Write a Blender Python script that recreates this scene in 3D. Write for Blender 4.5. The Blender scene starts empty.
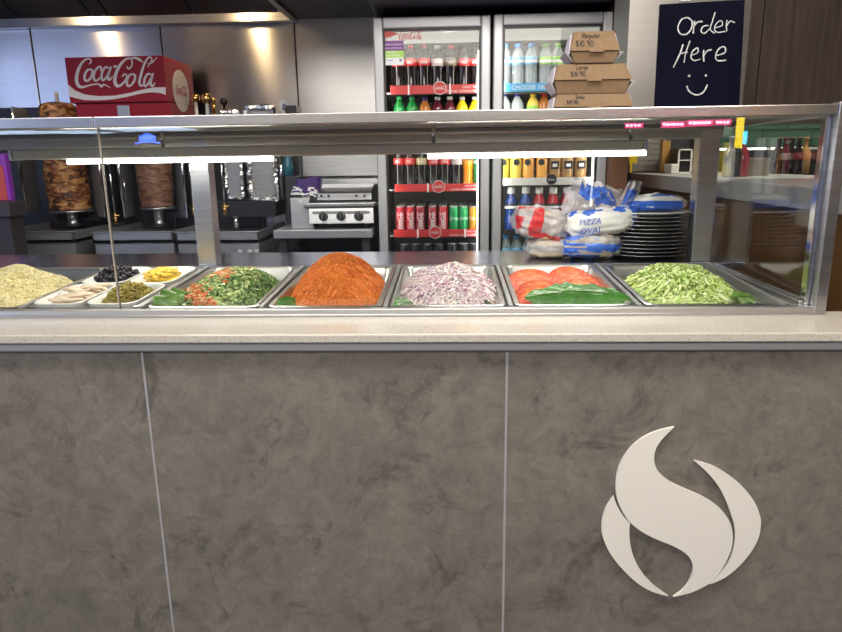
import bpy, bmesh, math, random
from mathutils import Vector, Matrix, noise
random.seed(7)
PI = math.pi
C = bpy.context.scene.collection
SC = bpy.context.scene

# ------------------------------------------------------------------ camera
F = 665.0
PITCH, ROLL, YAW = 0.2305, -0.0148, 0.0457
OFF = 0.97                                   # height of the pan rims above the floor
CAM = Vector((0, 0, OFF + 0.3804))
cp, sp = math.cos(PITCH), math.sin(PITCH)
_f = Vector((0, cp, -sp)); _u = Vector((0, sp, cp)); _r = Vector((1, 0, 0))
_r2 = _r * math.cos(ROLL) + _u * math.sin(ROLL)
_u2 = -_r * math.sin(ROLL) + _u * math.cos(ROLL)
_rz = Matrix.Rotation(YAW, 3, 'Z')
RT, UP, FW = _rz @ _r2, _rz @ _u2, _rz @ _f
cam_d = bpy.data.cameras.new('camera'); cam = bpy.data.objects.new('camera', cam_d); C.objects.link(cam)
cam.matrix_world = Matrix(((RT.x, UP.x, -FW.x, CAM.x), (RT.y, UP.y, -FW.y, CAM.y), (RT.z, UP.z, -FW.z, CAM.z), (0, 0, 0, 1)))
cam_d.sensor_width = 36; cam_d.lens = F / 842 * 36; cam_d.clip_start = .02; cam_d.clip_end = 60
SC.camera = cam

def P(px, py, Y):                            # the world point at depth Y on the sight line of a photo pixel
    d = FW + RT * ((px - 421) / F) + UP * ((316 - py) / F)
    return CAM + d * ((Y - CAM.y) / d.y)
def X(px, py, Y): return P(px, py, Y).x
def Z(px, py, Y): return P(px, py, Y).z

# ------------------------------------------------------------------ mesh builder
class MB:
    def __init__(s): s.v = []; s.f = []; s.m = []; s.sm = []
    def add(s, vs, fs, mi=0, smooth=False, M=None):
        b = len(s.v)
        s.v += [tuple(M @ Vector(q)) if M else tuple(q) for q in vs]
        for f in fs: s.f.append(tuple(b + i for i in f)); s.m.append(mi); s.sm.append(smooth)
        return s
    def box(s, lo, hi, mi=0, M=None):
        x0, y0, z0 = lo; x1, y1, z1 = hi
        return s.add([(x0,y0,z0),(x1,y0,z0),(x1,y1,z0),(x0,y1,z0),(x0,y0,z1),(x1,y0,z1),(x1,y1,z1),(x0,y1,z1)],
              [(0,3,2,1),(4,5,6,7),(0,1,5,4),(1,2,6,5),(2,3,7,6),(3,0,4,7)], mi, False, M)
    def hexa(s, p, mi=0, M=None):            # eight corners: bottom ring then top ring
        return s.add(p, [(0,3,2,1),(4,5,6,7),(0,1,5,4),(1,2,6,5),(2,3,7,6),(3,0,4,7)], mi, False, M)
    def lathe(s, prof, n=20, mi=0, M=None, smooth=True, sx=1, sy=1, cap=True):
        vs = []; fs = []
        for r, z in prof:
            for k in range(n):
                a = 2*PI*k/n; vs.append((r*math.cos(a)*sx, r*math.sin(a)*sy, z))
        for i in range(len(prof)-1):
            for k in range(n):
                fs.append((i*n+k, i*n+(k+1)%n, (i+1)*n+(k+1)%n, (i+1)*n+k))
        if cap and prof[0][0] > 1e-6: fs.append(tuple(reversed(range(n))))
        if cap and prof[-1][0] > 1e-6: fs.append(tuple((len(prof)-1)*n+k for k in range(n)))
        return s.add(vs, fs, mi, smooth, M)
    def tube(s, pts, r, n=8, mi=0, M=None, smooth=True):
        pts = [Vector(p) for p in pts]; vs = []; fs = []
        rs = r if isinstance(r, (list, tuple)) else [r]*len(pts)
        for i, p in enumerate(pts):
            t = (pts[min(i+1, len(pts)-1)] - pts[max(i-1, 0)]).normalized()
            a = t.orthogonal().normalized() if i == 0 else (a - t*a.dot(t)).normalized()
            b = t.cross(a)
            for k in range(n):
                w = 2*PI*k/n; vs.append(tuple(p + (a*math.cos(w) + b*math.sin(w))*rs[i]))
        for i in range(len(pts)-1):
            for k in range(n): fs.append((i*n+k, i*n+(k+1)%n, (i+1)*n+(k+1)%n, (i+1)*n+k))
        fs.append(tuple(reversed(range(n)))); fs.append(tuple((len(pts)-1)*n+k for k in range(n)))
        return s.add(vs, fs, mi, smooth, M)
    def prism(s, pts, z0, z1, mi=0, M=None, fn=None):    # outline in the xy plane, thickness along z
        if fn: a = [fn(x, y, z1) for x, y in pts]; b = [fn(x, y, z0) for x, y in pts]
        else: a = [(x, y, z1) for x, y in pts]; b = [(x, y, z0) for x, y in pts]
        n = len(pts)
        return s.add(a + b, [tuple(range(n)), tuple(reversed(range(n, 2*n)))] + [(k, n+k, n+(k+1)%n, (k+1)%n) for k in range(n)], mi, False, M)
    def stroke(s, pts, w, z0=0, z1=.001, mi=0, fn=None, M=None, sub=5):   # a pen stroke with its own width and thickness
        w = list(w) if isinstance(w, (list, tuple)) else [w]*len(pts)
        q = []; n = len(pts)
        for i in range(n-1):
            p0, p1, p2, p3 = (Vector(pts[max(i-1,0)]), Vector(pts[i]), Vector(pts[i+1]), Vector(pts[min(i+2,n-1)]))
            for k in range(sub):
                t = k/sub
                q.append((.5*((2*p1)+(p2-p0)*t+(2*p0-5*p1+4*p2-p3)*t*t+(3*p1-p0-3*p2+p3)*t**3), w[i]+(w[i+1]-w[i])*t))
        q.append((Vector(pts[-1]), w[-1]))
        f = fn or (lambda x, y, z: (x, y, z))
        vs = []; fs = []
        for i, (p, ww) in enumerate(q):
            t = q[min(i+1, len(q)-1)][0] - q[max(i-1, 0)][0]
            t = t.normalized() if t.length > 1e-9 else Vector((1, 0))
            nn = Vector((-t.y, t.x))*ww*.5
            a, b = p+nn, p-nn
            vs += [f(a.x, a.y, z1), f(b.x, b.y, z1), f(b.x, b.y, z0), f(a.x, a.y, z0)]
        for i in range(len(q)-1):
            o = 4*i
            for k in range(4): fs.append((o+k, o+(k+1)%4, o+4+(k+1)%4, o+4+k))
        fs += [(3,2,1,0), tuple(4*(len(q)-1)+k for k in range(4))]
        return s.add(vs, fs, mi, False, M)
    def grid(s, fn, nu, nv, mi=0, M=None, smooth=True, cu=False, mfn=None):
        vs = [fn(i/nu, j/nv) for j in range(nv+1) for i in range(nu if cu else nu+1)]
        W = nu if cu else nu+1
        b = len(s.v); s.v += [tuple(M @ Vector(q)) if M else tuple(q) for q in vs]
        for j in range(nv):
            for i in range(nu):
                i2 = (i+1) % W if cu else i+1
                s.f.append((b+j*W+i, b+j*W+i2, b+(j+1)*W+i2, b+(j+1)*W+i))
                s.m.append(mfn((i+.5)/nu, (j+.5)/nv) if mfn else mi); s.sm.append(smooth)
        return s
    def build(s, name, mats, parent=None, bevel=0, loc=None, rot=None, sharp=None, seg=2):
        me = bpy.data.meshes.new(name); me.from_pydata(s.v, [], s.f)
        for m in (mats if isinstance(mats, (list, tuple)) else [mats]): me.materials.append(m)
        me.polygons.foreach_set('material_index', s.m); me.polygons.foreach_set('use_smooth', s.sm)
        me.update()
        if sharp: me.set_sharp_from_angle(angle=math.radians(sharp))
        o = bpy.data.objects.new(name, me); C.objects.link(o)
        if parent is not None: o.parent = parent
        if loc is not None: o.location = loc
        if rot is not None: o.rotation_euler = rot
        if bevel:
            b = o.modifiers.new('bevel', 'BEVEL'); b.width = bevel; b.segments = seg; b.limit_method = 'ANGLE'; b.angle_limit = math.radians(40)
        return o

def tag(o, label, cat, group=None, kind=None):
    o['label'] = label; o['category'] = cat
    if group: o['group'] = group
    if kind: o['kind'] = kind
    return o
def struct(o): o['kind'] = 'structure'; return o
def thing(name, label, cat, loc=(0,0,0), rot=(0,0,0), group=None):
    o = bpy.data.objects.new(name, None); C.objects.link(o); o.location = loc; o.rotation_euler = rot; o.empty_display_size = .05
    return tag(o, label, cat, group)
KIDS = {}
def dup(root, label, loc, rot=None, group=None, scale=None):
    if root.name not in KIDS:
        KIDS[root.name] = [(c, list(c.children)) for c in root.children]
    r = root.copy(); C.objects.link(r); r.location = loc
    if rot is not None: r.rotation_euler = rot
    if scale is not None: r.scale = scale
    r['label'] = label
    if group: r['group'] = group
    for c, gs in KIDS[root.name]:
        c2 = c.copy(); C.objects.link(c2); c2.parent = r
        for g in gs:
            g2 = g.copy(); C.objects.link(g2); g2.parent = c2
    return r
ORD = ['first','second','third','fourth','fifth','sixth','seventh','eighth','ninth','tenth','eleventh','twelfth','thirteenth','fourteenth']

# ------------------------------------------------------------------ materials
def nt(name):
    m = bpy.data.materials.new(name); m.use_nodes = True
    t = m.node_tree; t.nodes.clear(); o = t.nodes.new('ShaderNodeOutputMaterial')
    return m, t, o
def N(t, typ, **kw):
    n = t.nodes.new(typ)
    for k, v in kw.items():
        if hasattr(n, k) and not k.startswith('in_'): setattr(n, k, v)
    return n
def pbr(name, col, rough=.5, metal=0, spec=.5, var=0, scale=30, bump=0, bscale=80, trans=0, alpha=1, stretch=None, emit=None, estr=0, coat=0, sss=0, ior=1.45):
    m, t, o = nt(name)
    b = N(t, 'ShaderNodeBsdfPrincipled'); t.links.new(b.outputs[0], o.inputs[0])
    b.inputs['Base Color'].default_value = (*col, 1); b.inputs['Roughness'].default_value = rough; b.inputs['Metallic'].default_value = metal
    b.inputs['Specular IOR Level'].default_value = spec; b.inputs['Transmission Weight'].default_value = trans; b.inputs['Alpha'].default_value = alpha
    b.inputs['IOR'].default_value = ior
    b.inputs['Coat Weight'].default_value = coat
    if sss: b.inputs['Subsurface Weight'].default_value = sss; b.inputs['Subsurface Radius'].default_value = (.01,.006,.004); b.inputs['Subsurface Scale'].default_value = .5
    if emit: b.inputs['Emission Color'].default_value = (*emit, 1); b.inputs['Emission Strength'].default_value = estr
    if var or bump or stretch:
        tc = N(t, 'ShaderNodeTexCoord'); mp = N(t, 'ShaderNodeMapping'); t.links.new(tc.outputs['Object'], mp.inputs[0])
        if stretch: mp.inputs['Scale'].default_value = stretch
    if var:
        nz = N(t, 'ShaderNodeTexNoise'); nz.inputs['Scale'].default_value = scale; nz.inputs['Detail'].default_value = 5
        t.links.new(mp.outputs[0], nz.inputs['Vector'])
        r = N(t, 'ShaderNodeValToRGB'); t.links.new(nz.outputs[0], r.inputs[0])
        r.color_ramp.elements[0].position = .3; r.color_ramp.elements[1].position = .7
        r.color_ramp.elements[0].color = (*[max(0, c*(1-var)) for c in col], 1); r.color_ramp.elements[1].color = (*[min(1, c*(1+var)) for c in col], 1)
        t.links.new(r.outputs[0], b.inputs['Base Color'])
    if bump:
        nb = N(t, 'ShaderNodeTexNoise'); nb.inputs['Scale'].default_value = bscale; nb.inputs['Detail'].default_value = 4
        t.links.new(mp.outputs[0], nb.inputs['Vector'])
        bp = N(t, 'ShaderNodeBump'); bp.inputs['Strength'].default_value = bump; bp.inputs['Distance'].default_value = .01
        t.links.new(nb.outputs[0], bp.inputs['Height']); t.links.new(bp.outputs[0], b.inputs['Normal'])
    return m
def emis(name, col, strength):
    m, t, o = nt(name); e = N(t, 'ShaderNodeEmission'); e.inputs[0].default_value = (*col, 1); e.inputs[1].default_value = strength
    t.links.new(e.outputs[0], o.inputs[0]); return m
def thin_glass(name, tint=(1,1,1), ior=1.5, rough=0.0, extra=0.0, gloss=(1,1,1)):
    m, t, o = nt(name)
    tr = N(t, 'ShaderNodeBsdfTransparent'); tr.inputs[0].default_value = (*tint, 1)
    g = N(t, 'ShaderNodeBsdfGlossy'); g.inputs['Roughness'].default_value = rough; g.inputs[0].default_value = (*gloss, 1)
    fr = N(t, 'ShaderNodeFresnel')
    ge = N(t, 'ShaderNodeNewGeometry'); io = N(t, 'ShaderNodeMath', operation='MULTIPLY_ADD'); io.inputs[1].default_value = 1/ior-ior; io.inputs[2].default_value = ior
    t.links.new(ge.outputs['Backfacing'], io.inputs[0]); t.links.new(io.outputs[0], fr.inputs[0])   # the same thin pane from both sides
    mx = N(t, 'ShaderNodeMixShader')
    if extra:
        ad = N(t, 'ShaderNodeMath', operation='ADD'); ad.inputs[1].default_value = extra; ad.use_clamp = True
        t.links.new(fr.outputs[0], ad.inputs[0]); t.links.new(ad.outputs[0], mx.inputs[0])
    else: t.links.new(fr.outputs[0], mx.inputs[0])
    t.links.new(tr.outputs[0], mx.inputs[1]); t.links.new(g.outputs[0], mx.inputs[2]); t.links.new(mx.outputs[0], o.inputs[0])
    return m
def film(name, col, amount, rough=.12):      # clear plastic film: part see-through, part milky, with highlights
    m, t, o = nt(name)
    tr = N(t, 'ShaderNodeBsdfTransparent')
    b = N(t, 'ShaderNodeBsdfPrincipled'); b.inputs['Base Color'].default_value = (*col, 1); b.inputs['Roughness'].default_value = rough
    mx = N(t, 'ShaderNodeMixShader'); mx.inputs[0].default_value = amount
    t.links.new(tr.outputs[0], mx.inputs[1]); t.links.new(b.outputs[0], mx.inputs[2]); t.links.new(mx.outputs[0], o.inputs[0])
    return m
def island(name, cols, rough=.5, sss=.0, spec=.4, coat=0):    # every strand or chip takes its own colour
    m, t, o = nt(name)
    b = N(t, 'ShaderNodeBsdfPrincipled'); b.inputs['Roughness'].default_value = rough; b.inputs['Specular IOR Level'].default_value = spec
    b.inputs['Coat Weight'].default_value = coat
    if sss: b.inputs['Subsurface Weight'].default_value = sss; b.inputs['Subsurface Radius'].default_value = (.006,.004,.002); b.inputs['Subsurface Scale'].default_value = .5
    g = N(t, 'ShaderNodeNewGeometry'); r = N(t, 'ShaderNodeValToRGB')
    while len(r.color_ramp.elements) < len(cols): r.color_ramp.elements.new(.5)
    for i, c in enumerate(cols):
        r.color_ramp.elements[i].position = i/(len(cols)-1); r.color_ramp.elements[i].color = (*c, 1)
    t.links.new(g.outputs['Random Per Island'], r.inputs[0]); t.links.new(r.outputs[0], b.inputs['Base Color']); t.links.new(b.outputs[0], o.inputs[0])
    return m

def steel_mat(name, col=(.56,.56,.58), rough=.3, bump=.06, stretch=(.6,.6,9), var=.10, metal=1.0, aniso=0):
    m, t, o = nt(name)
    b = N(t, 'ShaderNodeBsdfPrincipled'); t.links.new(b.outputs[0], o.inputs[0])
    b.inputs['Metallic'].default_value = metal
    if aniso:
        b.inputs['Anisotropic'].default_value = aniso; b.inputs['Anisotropic Rotation'].default_value = .25
        tg = N(t, 'ShaderNodeTangent'); tg.direction_type = 'RADIAL'; tg.axis = 'Z'; t.links.new(tg.outputs[0], b.inputs['Tangent'])
    tc = N(t, 'ShaderNodeTexCoord'); mp = N(t, 'ShaderNodeMapping'); mp.inputs['Scale'].default_value = stretch
    t.links.new(tc.outputs['Object'], mp.inputs[0])
    nz = N(t, 'ShaderNodeTexNoise'); nz.inputs['Scale'].default_value = 10; nz.inputs['Detail'].default_value = 2; t.links.new(mp.outputs[0], nz.inputs['Vector'])
    n2 = N(t, 'ShaderNodeTexNoise'); n2.inputs['Scale'].default_value = 1.6; n2.inputs['Detail'].default_value = 1; t.links.new(tc.outputs['Object'], n2.inputs['Vector'])
    r = N(t, 'ShaderNodeMapRange'); r.inputs['From Min'].default_value = .0; r.inputs['From Max'].default_value = 1.0
    r.inputs['To Min'].default_value = rough*.75; r.inputs['To Max'].default_value = rough*1.25
    t.links.new(n2.outputs[0], r.inputs[0]); t.links.new(r.outputs[0], b.inputs['Roughness'])
    cr = N(t, 'ShaderNodeValToRGB'); cr.color_ramp.elements[0].position = .3; cr.color_ramp.elements[1].position = .7
    cr.color_ramp.elements[0].color = (*[c*(1-var) for c in col], 1); cr.color_ramp.elements[1].color = (*[min(1,c*(1+var)) for c in col], 1)
    t.links.new(nz.outputs[0], cr.inputs[0]); t.links.new(cr.outputs[0], b.inputs['Base Color'])
    bp = N(t, 'ShaderNodeBump'); bp.inputs['Strength'].default_value = bump; bp.inputs['Distance'].default_value = .004
    t.links.new(nz.outputs[0], bp.inputs['Height']); t.links.new(bp.outputs[0], b.inputs['Normal'])
    return m

M = {}
M['steel'] = steel_mat('steel')
M['steel_wall'] = steel_mat('steel_wall', (.56,.55,.56), .30, .05, (.3,.3,3.5), .03, 1.0, .86)
M['steel_bulk'] = steel_mat('steel_bulk', (.34,.325,.31), .40, .06, (.3,.3,3.5), .03, 1.0, .7)
M['steel_grey'] = steel_mat('steel_grey', (.50,.49,.47), .45, .05, (.4,.4,6), .05, .45)
M['steel_dark'] = steel_mat('steel_dark', (.36,.36,.37), .40, .04, (.6,.6,6), .08, .6)
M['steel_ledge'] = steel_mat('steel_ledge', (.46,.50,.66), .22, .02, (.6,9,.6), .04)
M['steel_pan'] = steel_mat('steel_pan', (.60,.60,.59), .30, .03, (.6,9,.6), .06)
M['chrome'] = pbr('chrome', (.8,.8,.8), .12, 1)
M['rail'] = steel_mat('rail', (.66,.64,.62), .26, .03, (.6,.6,12), .04)
M['edge_alu'] = pbr('edge_alu', (.42,.42,.43), .4, .25)
M['alu'] = pbr('alu', (.62,.62,.63), .32, 1)
M['brass'] = pbr('brass', (.72,.45,.16), .18, 1)
M['black'] = pbr('black', (.012,.012,.014), .45)
M['navy'] = pbr('navy', (.012,.013,.030), .55)
M['dark'] = pbr('dark', (.035,.035,.04), .5)
M['foil'] = pbr('foil', (.85,.85,.86), .18, 1, bump=.9, bscale=45)
M['glass'] = thin_glass('glass', (.97,.985,.975), 1.5)
M['fridge_glass'] = thin_glass('fridge_glass', (.95,.96,.96), 1.25)
M['white'] = pbr('white', (.80,.80,.78), .35)
M['fridge_white'] = pbr('fridge_white', (.42,.42,.41), .4); M['fridge_dark'] = pbr('fridge_dark', (.07,.07,.072), .4)
M['fridge_frame'] = pbr('fridge_frame', (.46,.46,.48), .4, .2)
M['red'] = pbr('red', (.52,.018,.028), .35)
M['redbox'] = pbr('redbox', (.28,.009,.022), .45, spec=.3)
M['redstrip'] = pbr('redstrip', (.55,.035,.035), .4)
M['white_ink'] = pbr('white_ink', (.72,.68,.70), .5)
M['ceramic'] = pbr('ceramic', (.78,.78,.76), .18)
M['plaster'] = pbr('plaster', (.30,.29,.29), .8, var=.1)
M['ceil'] = pbr('ceil', (.10,.10,.11), .8)
M['kraft'] = pbr('kraft', (.205,.130,.070), .75, var=.08, scale=60, bump=.05)
M['kraft_in'] = pbr('kraft_in', (.50,.46,.50), .7)
M['ink'] = pbr('ink', (.02,.016,.014), .6)
M['chalkboard'] = pbr('chalkboard', (.0035,.004,.012), .7, spec=.05, var=.3, scale=6)
M['chalk'] = pbr('chalk', (.52,.52,.52), .9, var=.45, scale=90)

# grey slate-look laminate of the counter front
def slate():
    m, t, o = nt('slate_laminate')
    b = N(t, 'ShaderNodeBsdfPrincipled'); t.links.new(b.outputs[0], o.inputs[0]); b.inputs['Roughness'].default_value = .55; b.inputs['Specular IOR Level'].default_value = .3
    tc = N(t, 'ShaderNodeTexCoord')
    def noi(scale, det, dist=0, rough=.55):
        n = N(t, 'ShaderNodeTexNoise'); n.inputs['Scale'].default_value = scale; n.inputs['Detail'].default_value = det; n.inputs['Distortion'].default_value = dist; n.inputs['Roughness'].default_value = rough
        t.links.new(tc.outputs['Object'], n.inputs['Vector']); return n
    a = noi(4.5, 10, .35, .70); c = noi(20, 10, .8, .72); d = noi(120, 6, .3, .7)
    def ramp(src, p0, p1, c0, c1):
        r = N(t, 'ShaderNodeValToRGB'); r.color_ramp.elements[0].position = p0; r.color_ramp.elements[1].position = p1
        r.color_ramp.elements[0].color = (*c0, 1); r.color_ramp.elements[1].color = (*c1, 1); t.links.new(src.outputs[0], r.inputs[0]); return r
    r1 = ramp(a, .34, .68, (.170,.156,.138), (.238,.216,.188))
    r2 = ramp(c, .30, .60, (.70,.70,.70), (1.05,1.04,1.03))
    r3 = ramp(d, .3, .7, (.88,.88,.88), (1.06,1.06,1.06))
    rt = ramp(noi(5, 12, .9, .74), .38, .46, (.64,.64,.64), (1,1,1))
    cur = r1
    for r in (r2, r3, rt):
        mx = N(t, 'ShaderNodeMixRGB', blend_type='MULTIPLY'); mx.inputs[0].default_value = 1
        t.links.new(cur.outputs[0], mx.inputs[1]); t.links.new(r.outputs[0], mx.inputs[2]); cur = mx
    t.links.new(cur.outputs[0], b.inputs['Base Color'])
    bp = N(t, 'ShaderNodeBump'); bp.inputs['Strength'].default_value = .25; bp.inputs['Distance'].default_value = .003
    t.links.new(c.outputs[0], bp.inputs['Height']); t.links.new(bp.outputs[0], b.inputs['Normal'])
    return m
M['slate'] = slate()
def speckle(name, base, dots, scale=260, rough=.18):
    m, t, o = nt(name)
    b = N(t, 'ShaderNodeBsdfPrincipled'); t.links.new(b.outputs[0], o.inputs[0]); b.inputs['Roughness'].default_value = rough
    tc = N(t, 'ShaderNodeTexCoord'); v = N(t, 'ShaderNodeTexNoise'); v.inputs['Scale'].default_value = scale; v.inputs['Detail'].default_value = 2
    t.links.new(tc.outputs['Object'], v.inputs['Vector'])
    r = N(t, 'ShaderNodeValToRGB'); r.color_ramp.elements[0].position = .36; r.color_ramp.elements[1].position = .46
    r.color_ramp.elements[0].color = (*dots, 1); r.color_ramp.elements[1].color = (*base, 1)
    t.links.new(v.outputs[0], r.inputs[0]); t.links.new(r.outputs[0], b.inputs['Base Color'])
    return m
M['stone'] = speckle('engineered_stone', (.56,.525,.465), (.45,.40,.33))
def wood(name, c0, c1, sc=(40,40,2.2), rough=.45):
    m, t, o = nt(name)
    b = N(t, 'ShaderNodeBsdfPrincipled'); t.links.new(b.outputs[0], o.inputs[0]); b.inputs['Roughness'].default_value = rough; b.inputs['Specular IOR Level'].default_value = .2
    tc = N(t, 'ShaderNodeTexCoord'); mp = N(t, 'ShaderNodeMapping'); mp.inputs['Scale'].default_value = sc
    t.links.new(tc.outputs['Object'], mp.inputs[0])
    n = N(t, 'ShaderNodeTexNoise'); n.inputs['Scale'].default_value = 1.4; n.inputs['Detail'].default_value = 8; n.inputs['Distortion'].default_value = .4
    t.links.new(mp.outputs[0], n.inputs['Vector'])
    r = N(t, 'ShaderNodeValToRGB'); r.color_ramp.elements[0].position = .3; r.color_ramp.elements[1].position = .7
    r.color_ramp.elements[0].color = (*c0, 1); r.color_ramp.elements[1].color = (*c1, 1)
    t.links.new(n.outputs[0], r.inputs[0]); t.links.new(r.outputs[0], b.inputs['Base Color'])
    return m
M['wood_dark'] = wood('wood_dark', (.030,.021,.017), (.052,.037,.030))
M['wood_brown'] = wood('wood_brown', (.115,.055,.020), (.175,.088,.034), (14,14,2))
M['wood_red'] = wood('wood_red', (.12,.055,.03), (.2,.095,.055), (14,14,2))
def tiles(name, col, grout, bw, bh, rough=.2):
    m, t, o = nt(name)
    b = N(t, 'ShaderNodeBsdfPrincipled'); t.links.new(b.outputs[0], o.inputs[0]); b.inputs['Roughness'].default_value = rough
    tc = N(t, 'ShaderNodeTexCoord'); sp_ = N(t, 'ShaderNodeSeparateXYZ'); cb = N(t, 'ShaderNodeCombineXYZ')
    t.links.new(tc.outputs['Object'], sp_.inputs[0]); t.links.new(sp_.outputs[0], cb.inputs[0]); t.links.new(sp_.outputs[2], cb.inputs[1])
    br = N(t, 'ShaderNodeTexBrick'); t.links.new(cb.outputs[0], br.inputs['Vector'])
    br.inputs['Scale'].default_value = 1; br.inputs['Brick Width'].default_value = bw; br.inputs['Row Height'].default_value = bh; br.inputs['Mortar Size'].default_value = .006
    br.inputs['Color1'].default_value = (*col, 1); br.inputs['Color2'].default_value = (*[c*1.3 for c in col], 1); br.inputs['Mortar'].default_value = (*grout, 1)
    t.links.new(br.outputs[0], b.inputs['Base Color'])
    return m
M['green_tile'] = tiles('green_tile', (.035,.085,.06), (.02,.03,.025), .30, .10)
M['floor'] = tiles('floor_tile', (.10,.10,.10), (.05,.05,.05), .6, .6, .35)
def meat(name, c, scale, layer):
    m, t, o = nt(name)
    b = N(t, 'ShaderNodeBsdfPrincipled'); t.links.new(b.outputs[0], o.inputs[0]); b.inputs['Roughness'].default_value = .38
    tc = N(t, 'ShaderNodeTexCoord'); mp = N(t, 'ShaderNodeMapping'); mp.inputs['Scale'].default_value = (1,1,layer); t.links.new(tc.outputs['Object'], mp.inputs[0])
    n = N(t, 'ShaderNodeTexNoise'); n.inputs['Scale'].default_value = scale; n.inputs['Detail'].default_value = 6; n.inputs['Distortion'].default_value = .8
    t.links.new(mp.outputs[0], n.inputs['Vector'])
    r = N(t, 'ShaderNodeValToRGB')
    while len(r.color_ramp.elements) < len(c): r.color_ramp.elements.new(.5)
    for i, q in enumerate(c):
        r.color_ramp.elements[i].position = .36 + .30*i/(len(c)-1); r.color_ramp.elements[i].color = (*q, 1)
    t.links.new(n.outputs[0], r.inputs[0]); t.links.new(r.outputs[0], b.inputs['Base Color'])
    bp = N(t, 'ShaderNodeBump'); bp.inputs['Strength'].default_value = .7; bp.inputs['Distance'].default_value = .02
    t.links.new(n.outputs[0], bp.inputs['Height']); t.links.new(bp.outputs[0], b.inputs['Normal'])
    return m
M['meat1'] = meat('chicken_meat', [(.035,.012,.006),(.20,.062,.022),(.44,.19,.065),(.60,.34,.15)], 17, 2.2)
M['meat2'] = meat('lamb_meat', [(.11,.045,.024),(.20,.090,.050),(.25,.125,.075),(.32,.18,.12)], 16, 3.0)
def leafmat(name, c0, c1, rough=.3):
    m = pbr(name, c0, rough, var=.35, scale=25, bump=.25, bscale=60); return m
M['leaf'] = leafmat('leaf', (.035,.155,.014), None)
M['leaf_light'] = leafmat('leaf_light', (.11,.22,.04), None)

# ------------------------------------------------------------------ the setting
ZW = OFF
struct(MB().box((-6,-7,-.1),(6,6,0)).build('floor', M['floor']))
struct(MB().box((-6,-7,3.2),(6,6,3.3)).build('ceiling', M['ceil']))
struct(MB().box((-6.1,-7,0),(-6,6,3.2)).build('wall_left', M['plaster']))
struct(MB().box((6,-7,0),(6.1,6,3.2)).build('wall_right', M['plaster']))
struct(MB().box((-6,-7.1,0),(6,-7,3.2)).build('wall_behind', M['plaster']))
WB = 4.42
# stainless lining of the kitchen back wall, with open joints between its sheets
wb = MB(); wb.box((-6, WB+.012, 0), (6, WB+.15, 3.2), 1)
xs = [-5.9, X(34, 60, WB), X(163, 60, WB), X(296, 60, WB), X(376, 60, WB)+.5]
for a, b in zip(xs, xs[1:]): wb.box((a+.004, WB, .0), (b-.004, WB+.012, 3.0), 0)
struct(wb.build('wall_back', [M['steel_wall'], M['dark']], bevel=.003))

# ------------------------------------------------------------------ service counter
YP = 1.53
cnt = thing('service_counter', 'long counter front clad in grey slate look sheets under the food display', 'counter', (0, YP, 0))
seams = [-.7534-.8876*1, -.7534, -.7534+.8876, -.7534+2*.8876]
ZT = OFF - .064
for k, (a, b) in enumerate(zip([-2.6]+seams, seams+[2.4])):
    MB().box((a+.002, 0, .08), (b-.002, .02, ZT)).build('cladding_panel', M['slate'], cnt)
for sx in seams: MB().box((sx-.003, -.0015, .08), (sx+.003, .012, ZT)).build('joint_strip', M['edge_alu'], cnt)
MB().box((-2.6, .022, .02), (1.0, .70, OFF-.165)).box((1.0, .022, .02), (2.4, .22, OFF-.165)).build('carcass', M['dark'], cnt)
MB().box((-2.6, .05, 0), (2.4, .08, .08)).build('kick_board', M['black'], cnt)
tr = MB(); tr.box((-2.6, -.018, ZT+.004), (2.4, .02, OFF-.0365)); tr.box((-2.6, -.006, ZT-.002), (2.4, .02, ZT+.004))
tr.build('metal_edge_strip', M['edge_alu'], cnt, bevel=.003)
st = MB().box((-2.6, 1.498, OFF-.0363), (2.4, 1.7165, OFF-.0147)).build('stone_worktop', M['stone'], bevel=.003)
tag(st, 'cream speckled stone worktop running along the front of the glass case', 'worktop')

# flame sign on the cladding
def logo_pts(l): return [(590+x/3.328, 415+y/3.328) for x, y in l]
flame = [(276,34),(240,70),(218,100),(209,135),(214,165),(235,195),(270,220),(320,243),(370,265),(410,290),(440,318),(460,350),(469,390),(466,430),(452,470),(430,510),(400,545),(370,565),(330,583),(290,593),(273,597),
 (300,578),(322,552),(335,520),(337,490),(325,465),(300,443),(260,423),(215,405),(170,382),(130,350),(105,315),(88,275),(82,235),(85,195),(97,155),(118,120),(145,90),(180,65),(225,46)]
lpart = [(76,263),(82,283),(95,310),(112,335),(130,353),(127,375),(130,420),(142,465),(165,510),(200,552),(235,580),(257,595),(200,578),(150,548),(100,500),(62,450),(40,400),(35,365),(40,330),(52,298)]
rpart = [(341,145),(400,162),(450,190),(500,230),(540,280),(560,330),(562,360),(555,400),(535,440),(500,485),(455,525),(415,547),(390,555),(425,525),(452,490),(470,445),(477,400),(475,360),(464,325),(450,285),(425,235),(390,190)]
def smooth_poly(pts, tips, sub=4):
    n = len(pts); out = []
    for i in range(n):
        p1, p2 = Vector(pts[i]), Vector(pts[(i+1) % n])
        p0 = Vector(pts[i-1]) if i not in tips else p1
        p3 = Vector(pts[(i+2) % n]) if (i+1) % n not in tips else p2
        for k in range(sub):
            t = k/sub
            q = .5*((2*p1)+(p2-p0)*t+(2*p0-5*p1+4*p2-p3)*t*t+(3*p1-p0-3*p2+p3)*t**3); out.append((q.x, q.y))
    return out
M['sign_cream'] = pbr('sign_cream', (.82,.79,.72), .45)
sgn = thing('flame_sign', 'cream three piece flame emblem standing off the grey counter front', 'sign', P(680, 510, YP))
so = Vector(sgn.location)
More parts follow.
